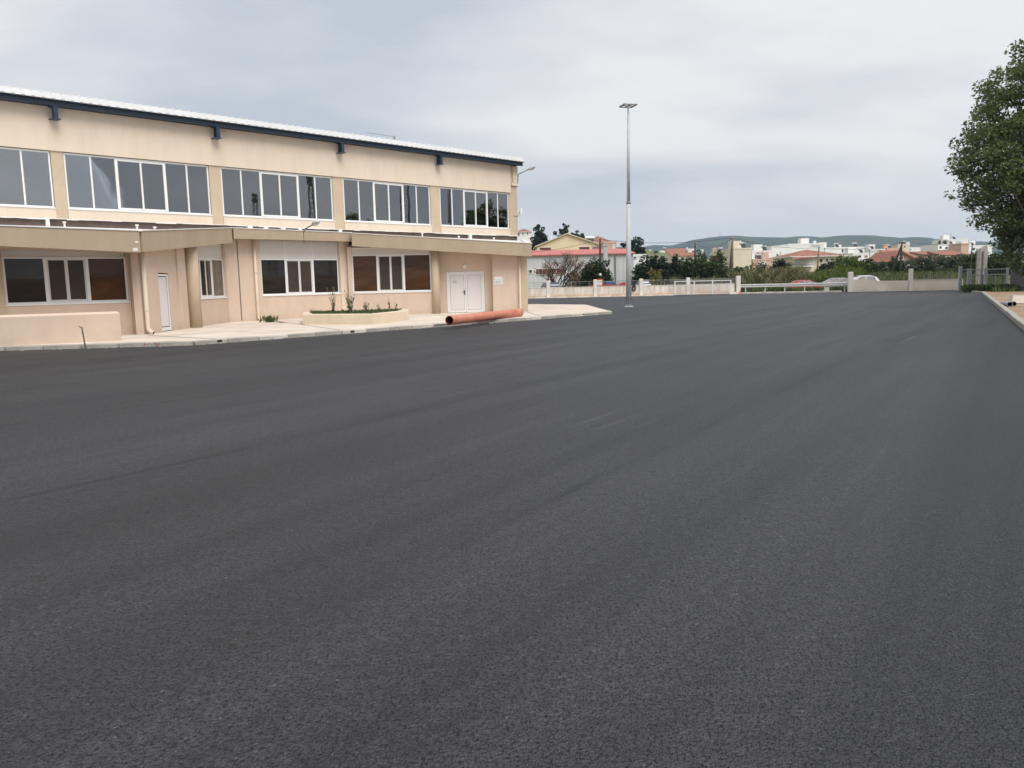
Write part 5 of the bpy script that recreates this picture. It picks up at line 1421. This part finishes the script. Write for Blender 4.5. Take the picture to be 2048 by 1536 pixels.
field('gate_weeds', (1985, 2040), 58.0, 62.5, 500, .45, 'weed', 'weeds at the foot of the rubble stone wall', 'weeds', 37, up=.5, asp=.25, zf=lambda a, b: .08, clump=.9)
field('verge_weeds', (1060, 1470), 74.6, 76.2, 2600, .5, 'weed', 'weeds along the back of the boundary wall', 'weeds', 38, up=.5, asp=.2)

# ------------------------------------------------------------------ vehicles
def car(u, Y, rz, paint, label, name='parked_car', kind='hatch'):
    c = at(u, 560, Y); z0 = 0.0
    e_ = empty(name, (c.x, Y, terrain_z(c.x, Y) + .03), label, 'car', 'cars parked beyond the yard')
    a = R(rz); ca, sa = math.cos(a), math.sin(a); bz = terrain_z(c.x, Y) + .03
    fr = lambda p: (c.x + p[0] * ca - p[1] * sa, Y + p[0] * sa + p[1] * ca, bz + p[2])
    # stations along the car: x, z bottom, z belt, z top, half width belt, half width top
    st = [(-2.0, .42, .62, .66, .62, .55), (-1.96, .30, .72, .80, .74, .66), (-1.55, .22, .86, .95, .83, .74), (-1.30, .22, .90, 1.30, .85, .62), (-.7, .20, .92, 1.46, .86, .60), (.2, .20, .91, 1.45, .86, .60), (.75, .20, .90, 1.22, .85, .66), (1.15, .22, .88, .95, .84, .74), (1.75, .24, .74, .80, .80, .68), (2.02, .32, .60, .66, .70, .60), (2.07, .42, .54, .57, .60, .52)]
    V = []
    for (x_, zb, zl, zt_, wb, wt) in st:
        V += [(x_, -wb * .94, zb), (x_, -wb, (zb + zl) / 2), (x_, -wb * .98, zl), (x_, -wt, zt_ - .03), (x_, -wt * .8, zt_), (x_, wt * .8, zt_), (x_, wt, zt_ - .03), (x_, wb * .98, zl), (x_, wb, (zb + zl) / 2), (x_, wb * .94, zb)]
    k = 10; Fz = []
    for i in range(len(st) - 1):
        for j in range(k): Fz.append((i * k + j, i * k + (j + 1) % k, (i + 1) * k + (j + 1) % k, (i + 1) * k + j))
    Fz += [tuple(range(k - 1, -1, -1)), tuple(range((len(st) - 1) * k, len(st) * k))]
    body = MB(fr).add(V, [f[::-1] for f in Fz]).build('body', paint, e_, True)
    for s in (-1, 1):
        gl = MB(fr)
        gl.add([(-1.22, s * .868, .95), (-.25, s * .872, .96), (-.25, s * .652, 1.39), (-.75, s * .655, 1.385), (-1.12, s * .69, 1.25)], [(0, 1, 2, 3, 4), (4, 3, 2, 1, 0)])
        gl.add([(-.18, s * .872, .96), (.92, s * .862, .94), (.42, s * .68, 1.30), (.15, s * .655, 1.385), (-.18, s * .652, 1.39)], [(0, 1, 2, 3, 4), (4, 3, 2, 1, 0)])
        gl.build('side_window', 'carglass', e_)
    ws = MB(fr); ws.add([(1.12, -.66, .985), (1.12, .66, .985), (.38, .52, 1.42), (.38, -.52, 1.42)], [(0, 1, 2, 3)]); ws.build('windscreen', 'carglass', e_)
    ws = MB(fr); ws.add([(-1.58, -.62, .985), (-1.58, .62, .985), (-1.02, .52, 1.42), (-1.02, -.52, 1.42)], [(3, 2, 1, 0)]); ws.build('rear_window', 'carglass', e_)
    for x_ in (-1.28, 1.30):
        for s in (-1, 1):
            wh = MB(fr).tube((x_, s * .70, .31), (x_, s * .885, .31), .31, .31, 18).build('wheel', 'tyre', e_)
            MB(fr).tube((x_, s * .886, .31), (x_, s * .893, .31), .19, .17, 14).build('rim', 'rim', wh)
    for s in (-1, 1):
        MB(fr).add([(1.99, s * .66, .64), (2.075, s * .42, .62), (1.98, s * .42, .735), (1.86, s * .66, .745)], [(0, 1, 2, 3), (3, 2, 1, 0)]).build('headlight', 'lens', e_)
        MB(fr).add([(-2.005, s * .70, .60), (-2.015, s * .50, .60), (-1.99, s * .50, .80), (-1.95, s * .70, .80)], [(0, 1, 2, 3), (3, 2, 1, 0)]).build('tail_light', 'carred', e_)
    MB(fr).box(2.06, 2.10, -.50, .50, .34, .46).build('grille', 'dark', e_)
    return e_
car(1291, 95, -84, 'carwhite', 'white car facing the yard behind the railing, right of the lamp post')
car(1103, 83, -75, 'carsilver', 'silver car parked behind the bare tree')
car(1722, 80.5, 178, 'carwhite', 'white hatchback behind the right boundary wall')
car(1612, 80.5, 4, 'carred', 'red car half hidden behind the guard rail')
car(1670, 80.5, 176, 'cargrey', 'grey car behind the guard rail near the wall post')
# red pick-up truck with a blue load
tq = at(1212, 570, 81.0)
te = empty('pickup_truck', (tq.x, 81, -.03), 'small red pickup truck with blue load behind the boundary wall', 'truck')
fr = lambda p: (tq.x + p[0], 81 + p[1], p[2] - .03)
cabv = [(-1.75, .45), (-1.75, .95), (-1.45, 1.02), (-1.15, 1.68), (-.35, 1.72), (-.30, .45)]
V = [(x_, -.78, z) for x_, z in cabv] + [(x_, .78, z) for x_, z in cabv]; k = len(cabv)
MB(fr).add(V, [tuple(range(k)), tuple(range(2 * k - 1, k - 1, -1))] + [(i, k + i, k + (i + 1) % k, (i + 1) % k) for i in range(k)]).build('cab', 'carred', te)
for s in (-1, 1): MB(fr).add([(-1.28, s * .785, 1.05), (-.48, s * .785, 1.05), (-.48, s * .785, 1.60), (-1.06, s * .785, 1.58)], [(0, 1, 2, 3), (3, 2, 1, 0)]).build('side_window', 'lens', te)
MB(fr).add([(-1.46, -.66, 1.06), (-1.46, .66, 1.06), (-1.18, .66, 1.62), (-1.18, -.66, 1.62)], [(0, 1, 2, 3)]).build('windscreen', 'carglass', te)
MB(fr).box(-.25, 1.85, -.82, -.77, .72, 1.12).box(-.25, 1.85, .77, .82, .72, 1.12).box(1.80, 1.86, -.769, .769, .72, 1.30).box(-.25, 1.80, -.769, .769, .70, .76).build('cargo_bed', 'carred', te)
MB(fr).box(1.3, 1.84, -.83, -.79, 1.12, 1.26).build('bed_corner', 'carred', te)
MB(fr).bbox(-.1, .95, -.6, .6, .77, 1.42, .08).build('tarpaulin_load', 'carblue', te)
MB(fr).box(-1.7, 1.8, -.5, .5, .38, .60).build('chassis', 'dark', te)
for x_ in (-1.15, 1.15):
    for s in (-1, 1):
        wh = MB(fr).tube((x_, s * .60, .33), (x_, s * .80, .33), .32, .32, 16).build('wheel', 'tyre', te)
        MB(fr).tube((x_, s * .801, .33), (x_, s * .81, .33), .18, .16, 12).build('rim', 'rim', wh)
# globe garden lamp behind the truck
q = at(1200.5, 553, 83); b_ = at(1200.5, 549.5, 83)
gl = empty('globe_lamp', (q.x, 83, -.05), 'small white globe lamp on a dark stem behind the red truck', 'lamp')
MB().tube((q.x, 83, -.05), (q.x, 83, q.z), .05, .04, 8).build('stem', 'dark', gl)
gm = MB(); 
rings = [(math.sin(math.pi * i / 6), math.cos(math.pi * i / 6)) for i in range(1, 6)]
V = [(q.x + .15 * s_ * math.cos(2 * math.pi * j / 10), 83 + .15 * s_ * math.sin(2 * math.pi * j / 10), b_.z + .15 * c_) for s_, c_ in rings for j in range(10)] + [(q.x, 83, b_.z + .15), (q.x, 83, b_.z - .15)]
Fz = [(i * 10 + j, (i + 1) * 10 + j, (i + 1) * 10 + (j + 1) % 10, i * 10 + (j + 1) % 10) for i in range(4) for j in range(10)] + [(50, j, (j + 1) % 10) for j in range(10)] + [(51, 40 + (j + 1) % 10, 40 + j) for j in range(10)]
gm.add(V, Fz).build('globe', 'lens', gl, True)

# ------------------------------------------------------------------ houses of the town
def house(u0, u1, vtop, Y, deep, wallm, label, roof='flat', vridge=None, roofm='tile', wins=(), name='house', rz=0.0, winm='hglass', overhang=.35, balconies=(), chimneys=(), cat='house', ridge_axis='x', sill=True, group='houses of the town beyond the yard', apex=None):
    """front face spans photo pixels u0..u1, top of wall at vtop, Y metres ahead; wins are fractions (x0,x1,z0,z1) measured in pixels-of-face"""
    vm = vtop
    a = at(u0, vm, Y); b_ = at(u1, vm, Y); wdt = b_.x - a.x; zt_ = (a.z + b_.z) / 2; cx_ = (a.x + b_.x) / 2
    bz = terrain_z(cx_, Y) - .3
    e_ = empty(name, (cx_, Y + deep / 2, bz), label, cat, group)
    ar = R(rz); ca, sa = math.cos(ar), math.sin(ar)
    fr = lambda p: (cx_ + p[0] * ca - p[1] * sa, Y + p[0] * sa + p[1] * ca, p[2])
    hw = wdt / 2; H = zt_ - bz
    wl = MB(fr).box(-hw, hw, 0, deep, bz, zt_)
    o_ = overhang
    if roof == 'gable_front':
        zr = at((u0 + u1) / 2, vridge, Y).z; ax_ = 0 if apex is None else at(apex, vridge, Y).x - cx_
        wl.add([(-hw, 0, zt_), (hw, 0, zt_), (ax_, 0, zr), (-hw, deep, zt_), (hw, deep, zt_), (ax_, deep, zr)], [(0, 1, 2), (5, 4, 3)])
    W = wl.build('wall', wallm, e_)
    if roof == 'flat':
        MB(fr).box(-hw - .06, hw + .06, -.06, .12, zt_ + .002, zt_ + .35).box(-hw - .06, hw + .06, deep - .12, deep + .06, zt_ + .002, zt_ + .35).box(-hw - .06, -hw + .12, .121, deep - .121, zt_ + .002, zt_ + .35).box(hw - .12, hw + .06, .121, deep - .121, zt_ + .002, zt_ + .35).build('parapet', wallm, e_)
        MB(fr).box(-hw + .12, hw - .12, .12, deep - .12, zt_ + .01, zt_ + .08).build('roof', 'kerbpale', e_)
        hr = random.Random(int(u0 * 7 + Y))
        if Y < 400 and hw > 1.5:
            if hr.random() < .7:
                sx = hr.uniform(-hw * .6, hw * .6)
                MB(fr).add([(sx - .5, 1.0, zt_ + .3), (sx + .5, 1.0, zt_ + .3), (sx + .5, 2.2, zt_ + 1.3), (sx - .5, 2.2, zt_ + 1.3)], [(0, 1, 2, 3), (3, 2, 1, 0)]).build('solar_panel', 'hglass', e_)
                MB(fr).tube((sx - .65, 2.3, zt_ + 1.4), (sx + .65, 2.3, zt_ + 1.4), .26, .26, 10).build('water_tank', 'galv', e_)
            if hr.random() < .8:
                sx = hr.uniform(-hw * .7, hw * .7); hh_ = hr.uniform(1.6, 3.0)
                an = MB(fr).box(sx - .025, sx + .025, 2.0, 2.05, zt_, zt_ + hh_)
                for q_ in (.15, .4, .65): an.box(sx - .45 + q_ * .3, sx + .45 - q_ * .3, 2.012, 2.037, zt_ + hh_ - q_ - .02, zt_ + hh_ - q_ + .01)
                an.build('aerial', 'galvdark', e_)
            if hr.random() < .5:
                sx = hr.uniform(-hw * .6, hw * .6)
                MB(fr).bbox(sx - 1.1, sx + 1.1, deep * .4, deep * .4 + 2.4, zt_ + .081, zt_ + 2.0, .05).build('stair_head', wallm, e_)
    elif roof == 'gable_front':
        t = .16
        rm = MB(fr)
        for s, xw in ((-1, -hw - o_), (1, hw + o_)):
            sl = (zr - zt_) / abs(ax_ - s * hw) if abs(ax_ - s * hw) > .01 else 1
            zl = zt_ - sl * o_
            P = [(xw, -o_, zl + .003), (ax_, -o_, zr + .003), (ax_, deep + o_, zr + .003), (xw, deep + o_, zl + .003)]
            Q = [(p[0], p[1], p[2] + t) for p in P]
            rm.add(P + Q, [(0, 3, 2, 1), (4, 5, 6, 7), (0, 1, 5, 4), (2, 3, 7, 6), (3, 0, 4, 7), (1, 2, 6, 5)])
        rm.build('roof', roofm, e_)
    elif roof == 'hip':
        zr = at((u0 + u1) / 2, vridge, Y + deep / 2).z; rl_ = max(.2, hw - deep * .55)
        rm = MB(fr); z_ = zt_ + .004
        B_ = [(-hw - o_, -o_, z_), (hw + o_, -o_, z_), (hw + o_, deep + o_, z_), (-hw - o_, deep + o_, z_), (-rl_, deep / 2, zr), (rl_, deep / 2, zr)]
        rm.add(B_, [(0, 1, 5, 4), (1, 2, 5), (2, 3, 4, 5), (3, 0, 4), (0, 3, 2, 1)]); rm.build('roof', roofm, e_)
        MB(fr).box(-hw - o_ + .02, hw + o_ - .02, -o_ + .02, deep + o_ - .02, zt_ - .16, zt_ + .003).build('eaves', 'hwhite', e_)
    elif roof == 'shed':            # slope falling towards the viewer
        zr = at((u0 + u1) / 2, vridge, Y + deep).z
        rm = MB(fr); P = [(-hw - o_, -o_, zt_ - .02), (hw + o_, -o_, zt_ - .02), (hw + o_, deep, zr), (-hw - o_, deep, zr)]; Q = [(p[0], p[1], p[2] + .12) for p in P]
        rm.add(P + Q, [(0, 3, 2, 1), (4, 5, 6, 7), (0, 1, 5, 4), (1, 2, 6, 5), (2, 3, 7, 6), (3, 0, 4, 7)]); rm.build('roof', roofm, e_)
        sd = MB(fr); sd.add([(-hw, 0, zt_), (-hw, deep, zt_), (-hw, deep, zr), (hw, 0, zt_), (hw, deep, zt_), (hw, deep, zr)], [(0, 2, 1), (3, 4, 5)]); sd.build('gable_wall', wallm, e_)
    for wv in wins:
        ua, ub, va, vb = wv[:4]; wmx = wv[4] if len(wv) > 4 else winm
        pa_ = at(ua, va, Y); pb_ = at(ub, vb, Y)
        x0_, x1_ = pa_.x - cx_, pb_.x - cx_; z1_, z0_ = pa_.z, pb_.z
        wn = MB(fr); t = .07
        wn.box(x0_ - t, x0_, -.05, -.002, z0_ - t, z1_ + t).box(x1_, x1_ + t, -.05, -.002, z0_ - t, z1_ + t).box(x0_, x1_, -.05, -.002, z1_, z1_ + t).box(x0_, x1_, -.09, -.002, z0_ - t, z0_)
        wo = wn.build('window', 'hwhite' if wallm != 'hwhite' else 'offwhite', e_)
        MB(fr).box(x0_, x1_, -.02, -.003, z0_, z1_).build('pane', wmx, wo)
    for (ua, ub, va, vb) in balconies:
        pa_ = at(ua, va, Y - 1.2); pb_ = at(ub, vb, Y - 1.2)
        x0_, x1_ = pa_.x - cx_, pb_.x - cx_
        bl = MB(fr).box(x0_, x1_, -1.2, -.003, pb_.z, pb_.z + .22).build('balcony', 'hwhite', e_)
        rl = MB(fr).box(x0_, x1_, -1.19, -1.15, pa_.z - .05, pa_.z)
        xx = x0_ + .05
        while xx < x1_: rl.box(xx - .012, xx + .012, -1.18, -1.16, pb_.z + .22, pa_.z - .05); xx += .3
        rl.build('railing', 'galvdark', bl)
    for (ua, ub, va, vb) in chimneys:
        pa_ = at(ua, va, Y + deep * .4); pb_ = at(ub, vb, Y + deep * .4)
        MB(fr).bbox(pa_.x - cx_, pb_.x - cx_, deep * .35, deep * .35 + 1.0, pb_.z - .6, pa_.z, .05).build('chimney', 'hwhite', e_)
    return e_

# pale shed with the red roof (far left, beyond the wall)
sh = house(1022, 1266, 510, 106, 9, 'shed', 'long pale grey shed with pinkish red sheet roof behind the bare tree', 'shed', 501, 'tilepink', name='shed', cat='shed', group=None,
      wins=[(1057, 1064, 540, 546), (1067, 1069.5, 540, 546), (1072, 1130, 538, 548, 'shutter')], overhang=.3)
c = at(1231, 540, 105.8); a = at(1231, 509, 105.8)
MB().tube((c.x, 105.85, 0), (c.x, 105.85, a.z - .1), .10, .10, 10).build('downpipe', 'galvdark', sh)
c = at(1211, 500, 105.2); a = at(1211, 492, 105.2)
MB().box(c.x - .26, c.x + .26, 105.0, 105.6, 3.2, a.z).box(c.x - .34, c.x + .34, 104.92, 105.68, a.z, a.z + .2).build('flue', 'galv', sh)
# seams of the cladding
for u in range(1040, 1266, 9):
    c = at(u, 530, 105.95); MB().box(c.x - .02, c.x + .02, 105.955, 105.985, .2, at(u, 513.5, 105.95).z).build('cladding_rib', 'shed', sh)
y1 = house(1074, 1200, 491, 152, 12, 'hyellow', 'yellow house with a wide front gable above the red shed roof', 'gable_front', 468, 'hcream', apex=1134,
      wins=[(1079.5, 1102, 495.5, 503, 'shutter'), (1158.5, 1179, 494, 501, 'shutter'), (1184.5, 1201, 493, 501, 'hbrown')], overhang=.4)
MB().box(at(1103, 485, 152).x, at(1105, 485, 152).x, 153, 154, 8, at(1103, 470, 152).z).build('chimney', 'hwhite', y1)
h3 = house(1172, 1228, 487, 178, 10, 'hyellow', 'cream yellow house with red hipped roof left of the lamp post', 'hip', 472, 'tile', wins=[(1214, 1220, 489, 495)])
for i, u in enumerate((1176, 1182)):
    a = at(u, 485, 176); s_ = MB(); s_.add([(a.x - .5, 174, a.z - .4), (a.x + .5, 174, a.z - .4), (a.x + .5, 175.4, a.z + .9), (a.x - .5, 175.4, a.z + .9)], [(0, 1, 2, 3)]); so_ = s_.build('solar_panel', 'hglass', h3)
    MB().tube((a.x - .7, 175.5, a.z + 1.0), (a.x + .7, 175.5, a.z + 1.0), .28, .28, 10).build('water_tank', 'hwhite', h3)
house(1207.5, 1233, 487, 142, 7, 'hpink', 'small flat roofed pinkish house behind the shed chimney', 'flat', wins=[(1226, 1229, 488.5, 498, 'hcream')])
house(1034, 1062, 463.5, 268, 12, 'hwhite', 'white house with red roof on the hilltop right of the hall', 'hip', 457.5, 'tile', wins=[(1036, 1039, 466, 472), (1045, 1047, 466, 470), (1054, 1056, 465, 469)])
house(1267, 1292, 513, 116, 5, 'hwhite', 'low white flat canopy building right of the shed', 'flat', wins=[(1268, 1272, 514, 517)])
house(1288, 1318, 508, 300, 10, 'hwhite', 'low white house far behind the dark hedge', 'flat', wins=[(1292, 1296, 511, 516), (1303, 1307, 511, 516)])
house(1320, 1344, 503, 310, 10, 'hwhite', 'white house with rooftop box far behind the hedge', 'flat', wins=[(1326, 1330, 507, 512)], chimneys=[(1340, 1344, 499, 505)])
house(1345, 1391, 512, 205, 10, 'hcream', 'house with a steep red tiled roof behind the hedge', 'shed', 497.5, 'tile', wins=[(1362, 1369, 515, 521), (1371, 1383, 514, 521, 'hbrown')], balconies=[(1362, 1378, 518, 522)])
house(1376, 1391, 500, 209, 9, 'hwhite', 'white upper storey right of the steep red roof', 'flat', wins=[(1384, 1388, 502, 508)], chimneys=[(1373, 1375, 495, 500)])
house(1438, 1461, 513, 195, 8, 'hred', 'brick red walled house left of the braced pole', 'flat', wins=[(1450, 1454, 530, 534)])
house(1436, 1464, 507, 206, 9, 'hcream', 'cream rooftop storey above the brick red wall', 'flat', chimneys=[(1445, 1457, 501, 508)])
house(1467, 1503, 499, 172, 10, 'hcream', 'pale yellow windowless block right of the braced pole', 'flat', chimneys=[(1474, 1490, 494, 500)])
house(1504, 1546, 504, 196, 10, 'hwhite', 'white house with dark balcony doors and red eaves', 'flat', wins=[(1510, 1519, 508, 517), (1521, 1525, 508, 518, 'shutter'), (1527, 1532, 507, 518)], balconies=[(1507, 1533, 515, 519)])
house(1506, 1545, 521, 188, 6, 'hpink', 'low pinkish ground floor below the balcony house', 'flat', wins=[(1518, 1530, 524, 529, 'hwhite')])
house(1543, 1580, 494, 205, 14, 'hwhite', 'tall white block left of the large white block', 'flat', wins=[(1553, 1556, 508, 512), (1556, 1558, 510, 518), (1577, 1581, 507, 513)])
house(1577, 1648, 489.5, 212, 16, 'hwhite', 'large white block behind the hipped red roof', 'flat', wins=[(1590, 1594, 506, 510), (1622, 1640, 490.5, 492, 'galv')], chimneys=[(1626, 1630, 482, 488)])
hh = house(1588, 1684, 511.5, 152, 12, 'hcream', 'cream house with broad hipped red roof and long balcony', 'hip', 499, 'tile',
      wins=[(1590, 1628, 519, 531, 'awning'), (1639, 1645, 517.5, 524.5, 'shutter'), (1652, 1656, 517, 523, 'shutter'), (1661.5, 1667, 517, 521, 'shutter')], overhang=.8, balconies=[(1586, 1628, 529.5, 533.5)])
a = at(1583, 517.5, 149.5); b2 = at(1630, 512.5, 152)
MB().add([(a.x, 149.5, a.z), (at(1627, 515.5, 149.5).x, 149.5, a.z + .15), (b2.x, 151.9, b2.z), (at(1590, 513, 152).x, 151.9, b2.z), (a.x, 149.5, a.z - .12), (at(1627, 515.5, 149.5).x, 149.5, a.z + .03), (b2.x, 151.9, b2.z - .12), (at(1590, 513, 152).x, 151.9, b2.z - .12)],
         [(0, 1, 2, 3), (7, 6, 5, 4), (0, 4, 5, 1), (1, 5, 6, 2), (3, 7, 4, 0)]).build('porch_roof', 'tile', hh)
house(1650, 1690, 497, 235, 12, 'hwhite', 'white house with flat roof right behind the hipped roof', 'flat', wins=[(1684, 1687, 498, 504)], chimneys=[(1670, 1681, 490, 496)])
house(1686, 1729, 496, 240, 12, 'hwhite', 'white house with an arched dark window', 'flat', wins=[(1697, 1705, 498, 504), (1716, 1722, 510, 514), (1708, 1712, 511, 513)])
house(1706, 1740, 508, 228, 8, 'hwhite', 'low white house behind the fresh green tree', 'flat', wins=[(1715, 1722, 511, 515), (1729, 1735, 511, 514, 'hred')])
house(1740, 1770, 500, 262, 12, 'hwhite', 'white house standing alone left of the brown gable', 'flat', wins=[(1742, 1750, 502, 504, 'galv'), (1752, 1764, 502, 503.5, 'galv'), (1743, 1750, 510, 513, 'galv'), (1755, 1760, 510, 513)])
house(1774, 1802, 498, 300, 12, 'hpink', 'distant pinkish apartment house with balconies', 'flat', wins=[(1780, 1785, 500, 503), (1788, 1793, 500, 503)], balconies=[(1776, 1796, 501, 504)])
house(1796, 1820, 490, 320, 12, 'hcream', 'distant cream apartment house above the red roofs', 'flat', wins=[(1800, 1803, 492, 495), (1808, 1811, 492, 495)], chimneys=[(1812, 1818, 484, 490)])
house(1812, 1842, 496, 330, 12, 'hwhite', 'distant white flat roofed house above the red gable', 'flat', wins=[(1818, 1822, 498, 500)])
g1 = house(1780, 1832, 520, 158, 10, 'hbrown', 'house with a large brown gable and red tiled roof', 'gable_front', 503, 'tile', apex=1800, wins=[(1798, 1806, 513, 519, 'shutter')], overhang=.5)
MB().box(at(1788, 524, 157.9).x, at(1820, 524, 157.9).x, 156.6, 157.99, at(1800, 535, 158).z, at(1800, 525, 158).z).build('awning', 'awning', g1)
house(1806, 1848, 521, 168, 11, 'hcream', 'cream house under the bright red tiled roof', 'shed', 500, 'tile', wins=[(1818, 1826, 523, 530), (1832, 1838, 523, 529)])
house(1846, 1884, 509, 232, 8, 'hbrown', 'long low house with dull red roof, left end of the row', 'shed', 503, 'tile', wins=[(1855, 1860, 512, 516)])
house(1884, 1934, 510, 226, 8, 'hbrown', 'long low house with dull red roof, right end of the row', 'shed', 502, 'tile', wins=[(1876, 1880, 511, 515), (1890, 1900, 512, 515, 'awning')])
house(1876, 1922, 490, 285, 12, 'hwhite', 'white apartment house with a row of dark windows', 'flat', wins=[(1879, 1883, 493, 497), (1891, 1895, 494, 498), (1901, 1906, 494, 498), (1911, 1915, 493, 497)], balconies=[(1876, 1900, 497, 500)])
house(1893, 1936, 480, 295, 10, 'hwhite', 'white upper storey of the apartments at the right', 'flat', wins=[(1898, 1901, 483, 489, 'galv'), (1912, 1922, 483, 489, 'galv')])
house(1922.5, 1937, 488.5, 275, 8, 'hpink', 'pink box shaped house left of the big tree', 'flat')
house(1938, 1985, 492, 300, 10, 'hwhite', 'white house glimpsed behind the lowest branches', 'flat', wins=[(1945, 1950, 496, 500)])
# scatter of tiny far houses at the foot of the hills
rng = random.Random(9)
for i in range(26):
    Y = rng.uniform(700, 1250); u = rng.uniform(1395, 1960); wpx = rng.uniform(5, 11)
    vt = at(0, 0, 1) and rng.uniform(497, 506)
    if u < 1480: vt = rng.uniform(495, 506)
    house(u, u + wpx, vt, Y, 10, rng.choice(['hwhite', 'hwhite', 'hcream', 'hpink']), 'tiny pale house of the far town at the foot of the hills', 'flat', group='tiny houses of the far town')

# ------------------------------------------------------------------ utility poles and wires
def upole(u, vt, Y, label, brace=None, r=.13, m='wood', lean=0.0, arm=False):
    t_ = at(u, vt, Y); bx = t_.x + lean
    e_ = empty('utility_pole', (bx, Y, terrain_z(bx, Y)), label, 'pole', 'wooden utility poles')
    MB().path([(bx, Y, terrain_z(bx, Y) - .1), ((bx + t_.x) / 2 + .02, Y, t_.z * .5), (t_.x, Y, t_.z)], [r, r * .9, r * .72], 8).build('shaft', m, e_, True)
    if brace is not None:
        b_ = at(brace[0], brace[1], Y + 0.6)
        MB().tube((b_.x, Y + .6, terrain_z(b_.x, Y) - .1), (t_.x, Y + .05, t_.z - .5), r * .9, r * .65, 8).build('brace', m, e_)
    for dz in (.12, .45):
        MB().tube((t_.x - .16, Y - .05, t_.z - dz), (t_.x + .16, Y - .05, t_.z - dz), .025, .025, 6).build('crossbar', 'galvdark', e_)
        for s in (-1, 1): MB().tube((t_.x + s * .15, Y - .05, t_.z - dz), (t_.x + s * .15, Y - .05, t_.z - dz + .12), .035, .03, 8).build('insulator', 'lens', e_)
    return Vector((t_.x, Y, t_.z - .1))
P1 = upole(1200, 477, 97, 'dark utility pole in front of the pale shed', r=.16)
P2 = upole(1390, 485, 118, 'dark utility pole in the middle of the hedge', r=.15)
P3 = upole(1465, 474, 92, 'braced utility pole behind the gate post', brace=(1456, 548), r=.15, m='woodgrey')
P4 = upole(1638, 494, 128, 'slightly bent pole in front of the hipped red roof', r=.14, m='woodgrey', lean=-.35)
P5 = upole(1804, 482, 100, 'utility pole with a long leaning brace right of centre', brace=(1778, 556), r=.14, m='wood', lean=-.12)
P6 = upole(1740, 498, 150, 'thin distant pole left of the lone white house', r=.10, m='woodgrey')
P7 = upole(1561, 504, 150, 'thin distant pole in front of the tall white block', r=.09, m='galvdark')
def wire(a, b_, sag, label, r=.018):
    pts = [a.lerp(b_, i / 14) - Vector((0, 0, sag * 4 * (i / 14) * (1 - i / 14))) for i in range(15)]
    tag(MB().path(pts, r, 5).build('overhead_wire', 'wire', None, True), label, 'wire', 'overhead wires')
Wl = at(1020, 506, 97); Wr = at(2060, 478, 112)
wire(Wl, P1, .4, 'overhead wire rising past the yellow house to the dark pole', .02)
wire(P1, P3, .5, 'overhead wire from the shed pole to the braced pole', .022)
wire(P3, P4, .5, 'overhead wire from the braced pole to the bent pole', .022)
wire(P4, P5, .6, 'overhead wire from the bent pole to the leaning brace pole', .02)
wire(P5, Wr, .6, 'overhead wire from the leaning brace pole towards the big tree', .02)
wire(P3, P2, .9, 'slack overhead wire from the braced pole to the hedge pole', .02)
wire(P5, P6, .4, 'overhead wire from the leaning brace pole to the thin distant pole', .015)
# tall mast on the far ridge
a = at(1440, 473, 2950); b_ = at(1440, 464, 2950)
tag(MB().tube((a.x, 2950, a.z - 20), (b_.x, 2950, b_.z), 1.2, .6, 6).build('radio_mast', 'galvdark'), 'thin radio mast on the far ridge', 'mast')

# ------------------------------------------------------------------ far hills
RID = [(-600, 500), (200, 505), (900, 498), (1280, 494), (1310, 490), (1340, 491), (1360, 487), (1390, 479), (1420, 475), (1440, 472.5), (1470, 471), (1500, 473.5), (1540, 474.5), (1570, 475), (1600, 472.5), (1625, 472.5), (1645, 475), (1665, 472.5), (1690, 470.5), (1740, 470.5), (1770, 473), (1800, 475.5), (1830, 474), (1855, 475), (1880, 479), (1930, 482), (2000, 484), (2200, 478), (2700, 490)]
us = list(range(-600, 2701, 12)); V = []; Fz = []
def rv(u):
    for (a0, b0), (a1, b1) in zip(RID[:-1], RID[1:]):
        if a0 <= u <= a1:
            t = (u - a0) / (a1 - a0); t = t * t * (3 - 2 * t); return b0 + (b1 - b0) * t
    return RID[-1][1]
rows = 16
for j in range(rows + 6):
    for u in us:
        top = at(u, rv(u) + .5 * mnoise.noise((u * .05, 0, 0)), 3000)
        if j <= rows:
            t = j / rows; Y = 1700 + 1300 * t; x_ = top.x * Y / 3000.0 * 1.0
            prof_ = t ** 1.25
            nz = (mnoise.noise((x_ * .0035, Y * .0035, 2)) * 22 + mnoise.noise((x_ * .012, Y * .012, 4)) * 6) * math.sin(math.pi * t)
            V.append((x_, Y, max(terrain_z(x_, Y) - 2, 6 + (top.z - 6) * prof_ + nz)))
        else:
            t = (j - rows) / 6; Y = 3000 + 900 * t; V.append((top.x * Y / 3000, Y, top.z * (1 - t) ** 1.3 + 4))
k = len(us)
for j in range(rows + 5):
    for i in range(k - 1): Fz.append((j * k + i, j * k + i + 1, (j + 1) * k + i + 1, (j + 1) * k + i))
struct('hills', MB().add(V, Fz), 'hill', True)

# ------------------------------------------------------------------ haze
hz = MB().box(-4250, 4250, -950, 4150, -2.5, 190).build('haze', 'white')
tag(hz, 'thin blue grey haze in the air over the town and hills', 'haze', kind='stuff')
m = bpy.data.materials.new('haze'); m.use_nodes = True; t = m.node_tree
for n_ in list(t.nodes): t.nodes.remove(n_)
o_ = N(t, "ShaderNodeOutputMaterial"); pv = N(t, "ShaderNodeVolumePrincipled")
pv.inputs['Color'].default_value = (0.60, 0.82, 1.0, 1); pv.inputs['Density'].default_value = 0.00014; pv.inputs['Anisotropy'].default_value = 0.1
t.links.new(pv.outputs[0], o_.inputs['Volume'])
hz.data.materials.clear(); hz.data.materials.append(m)
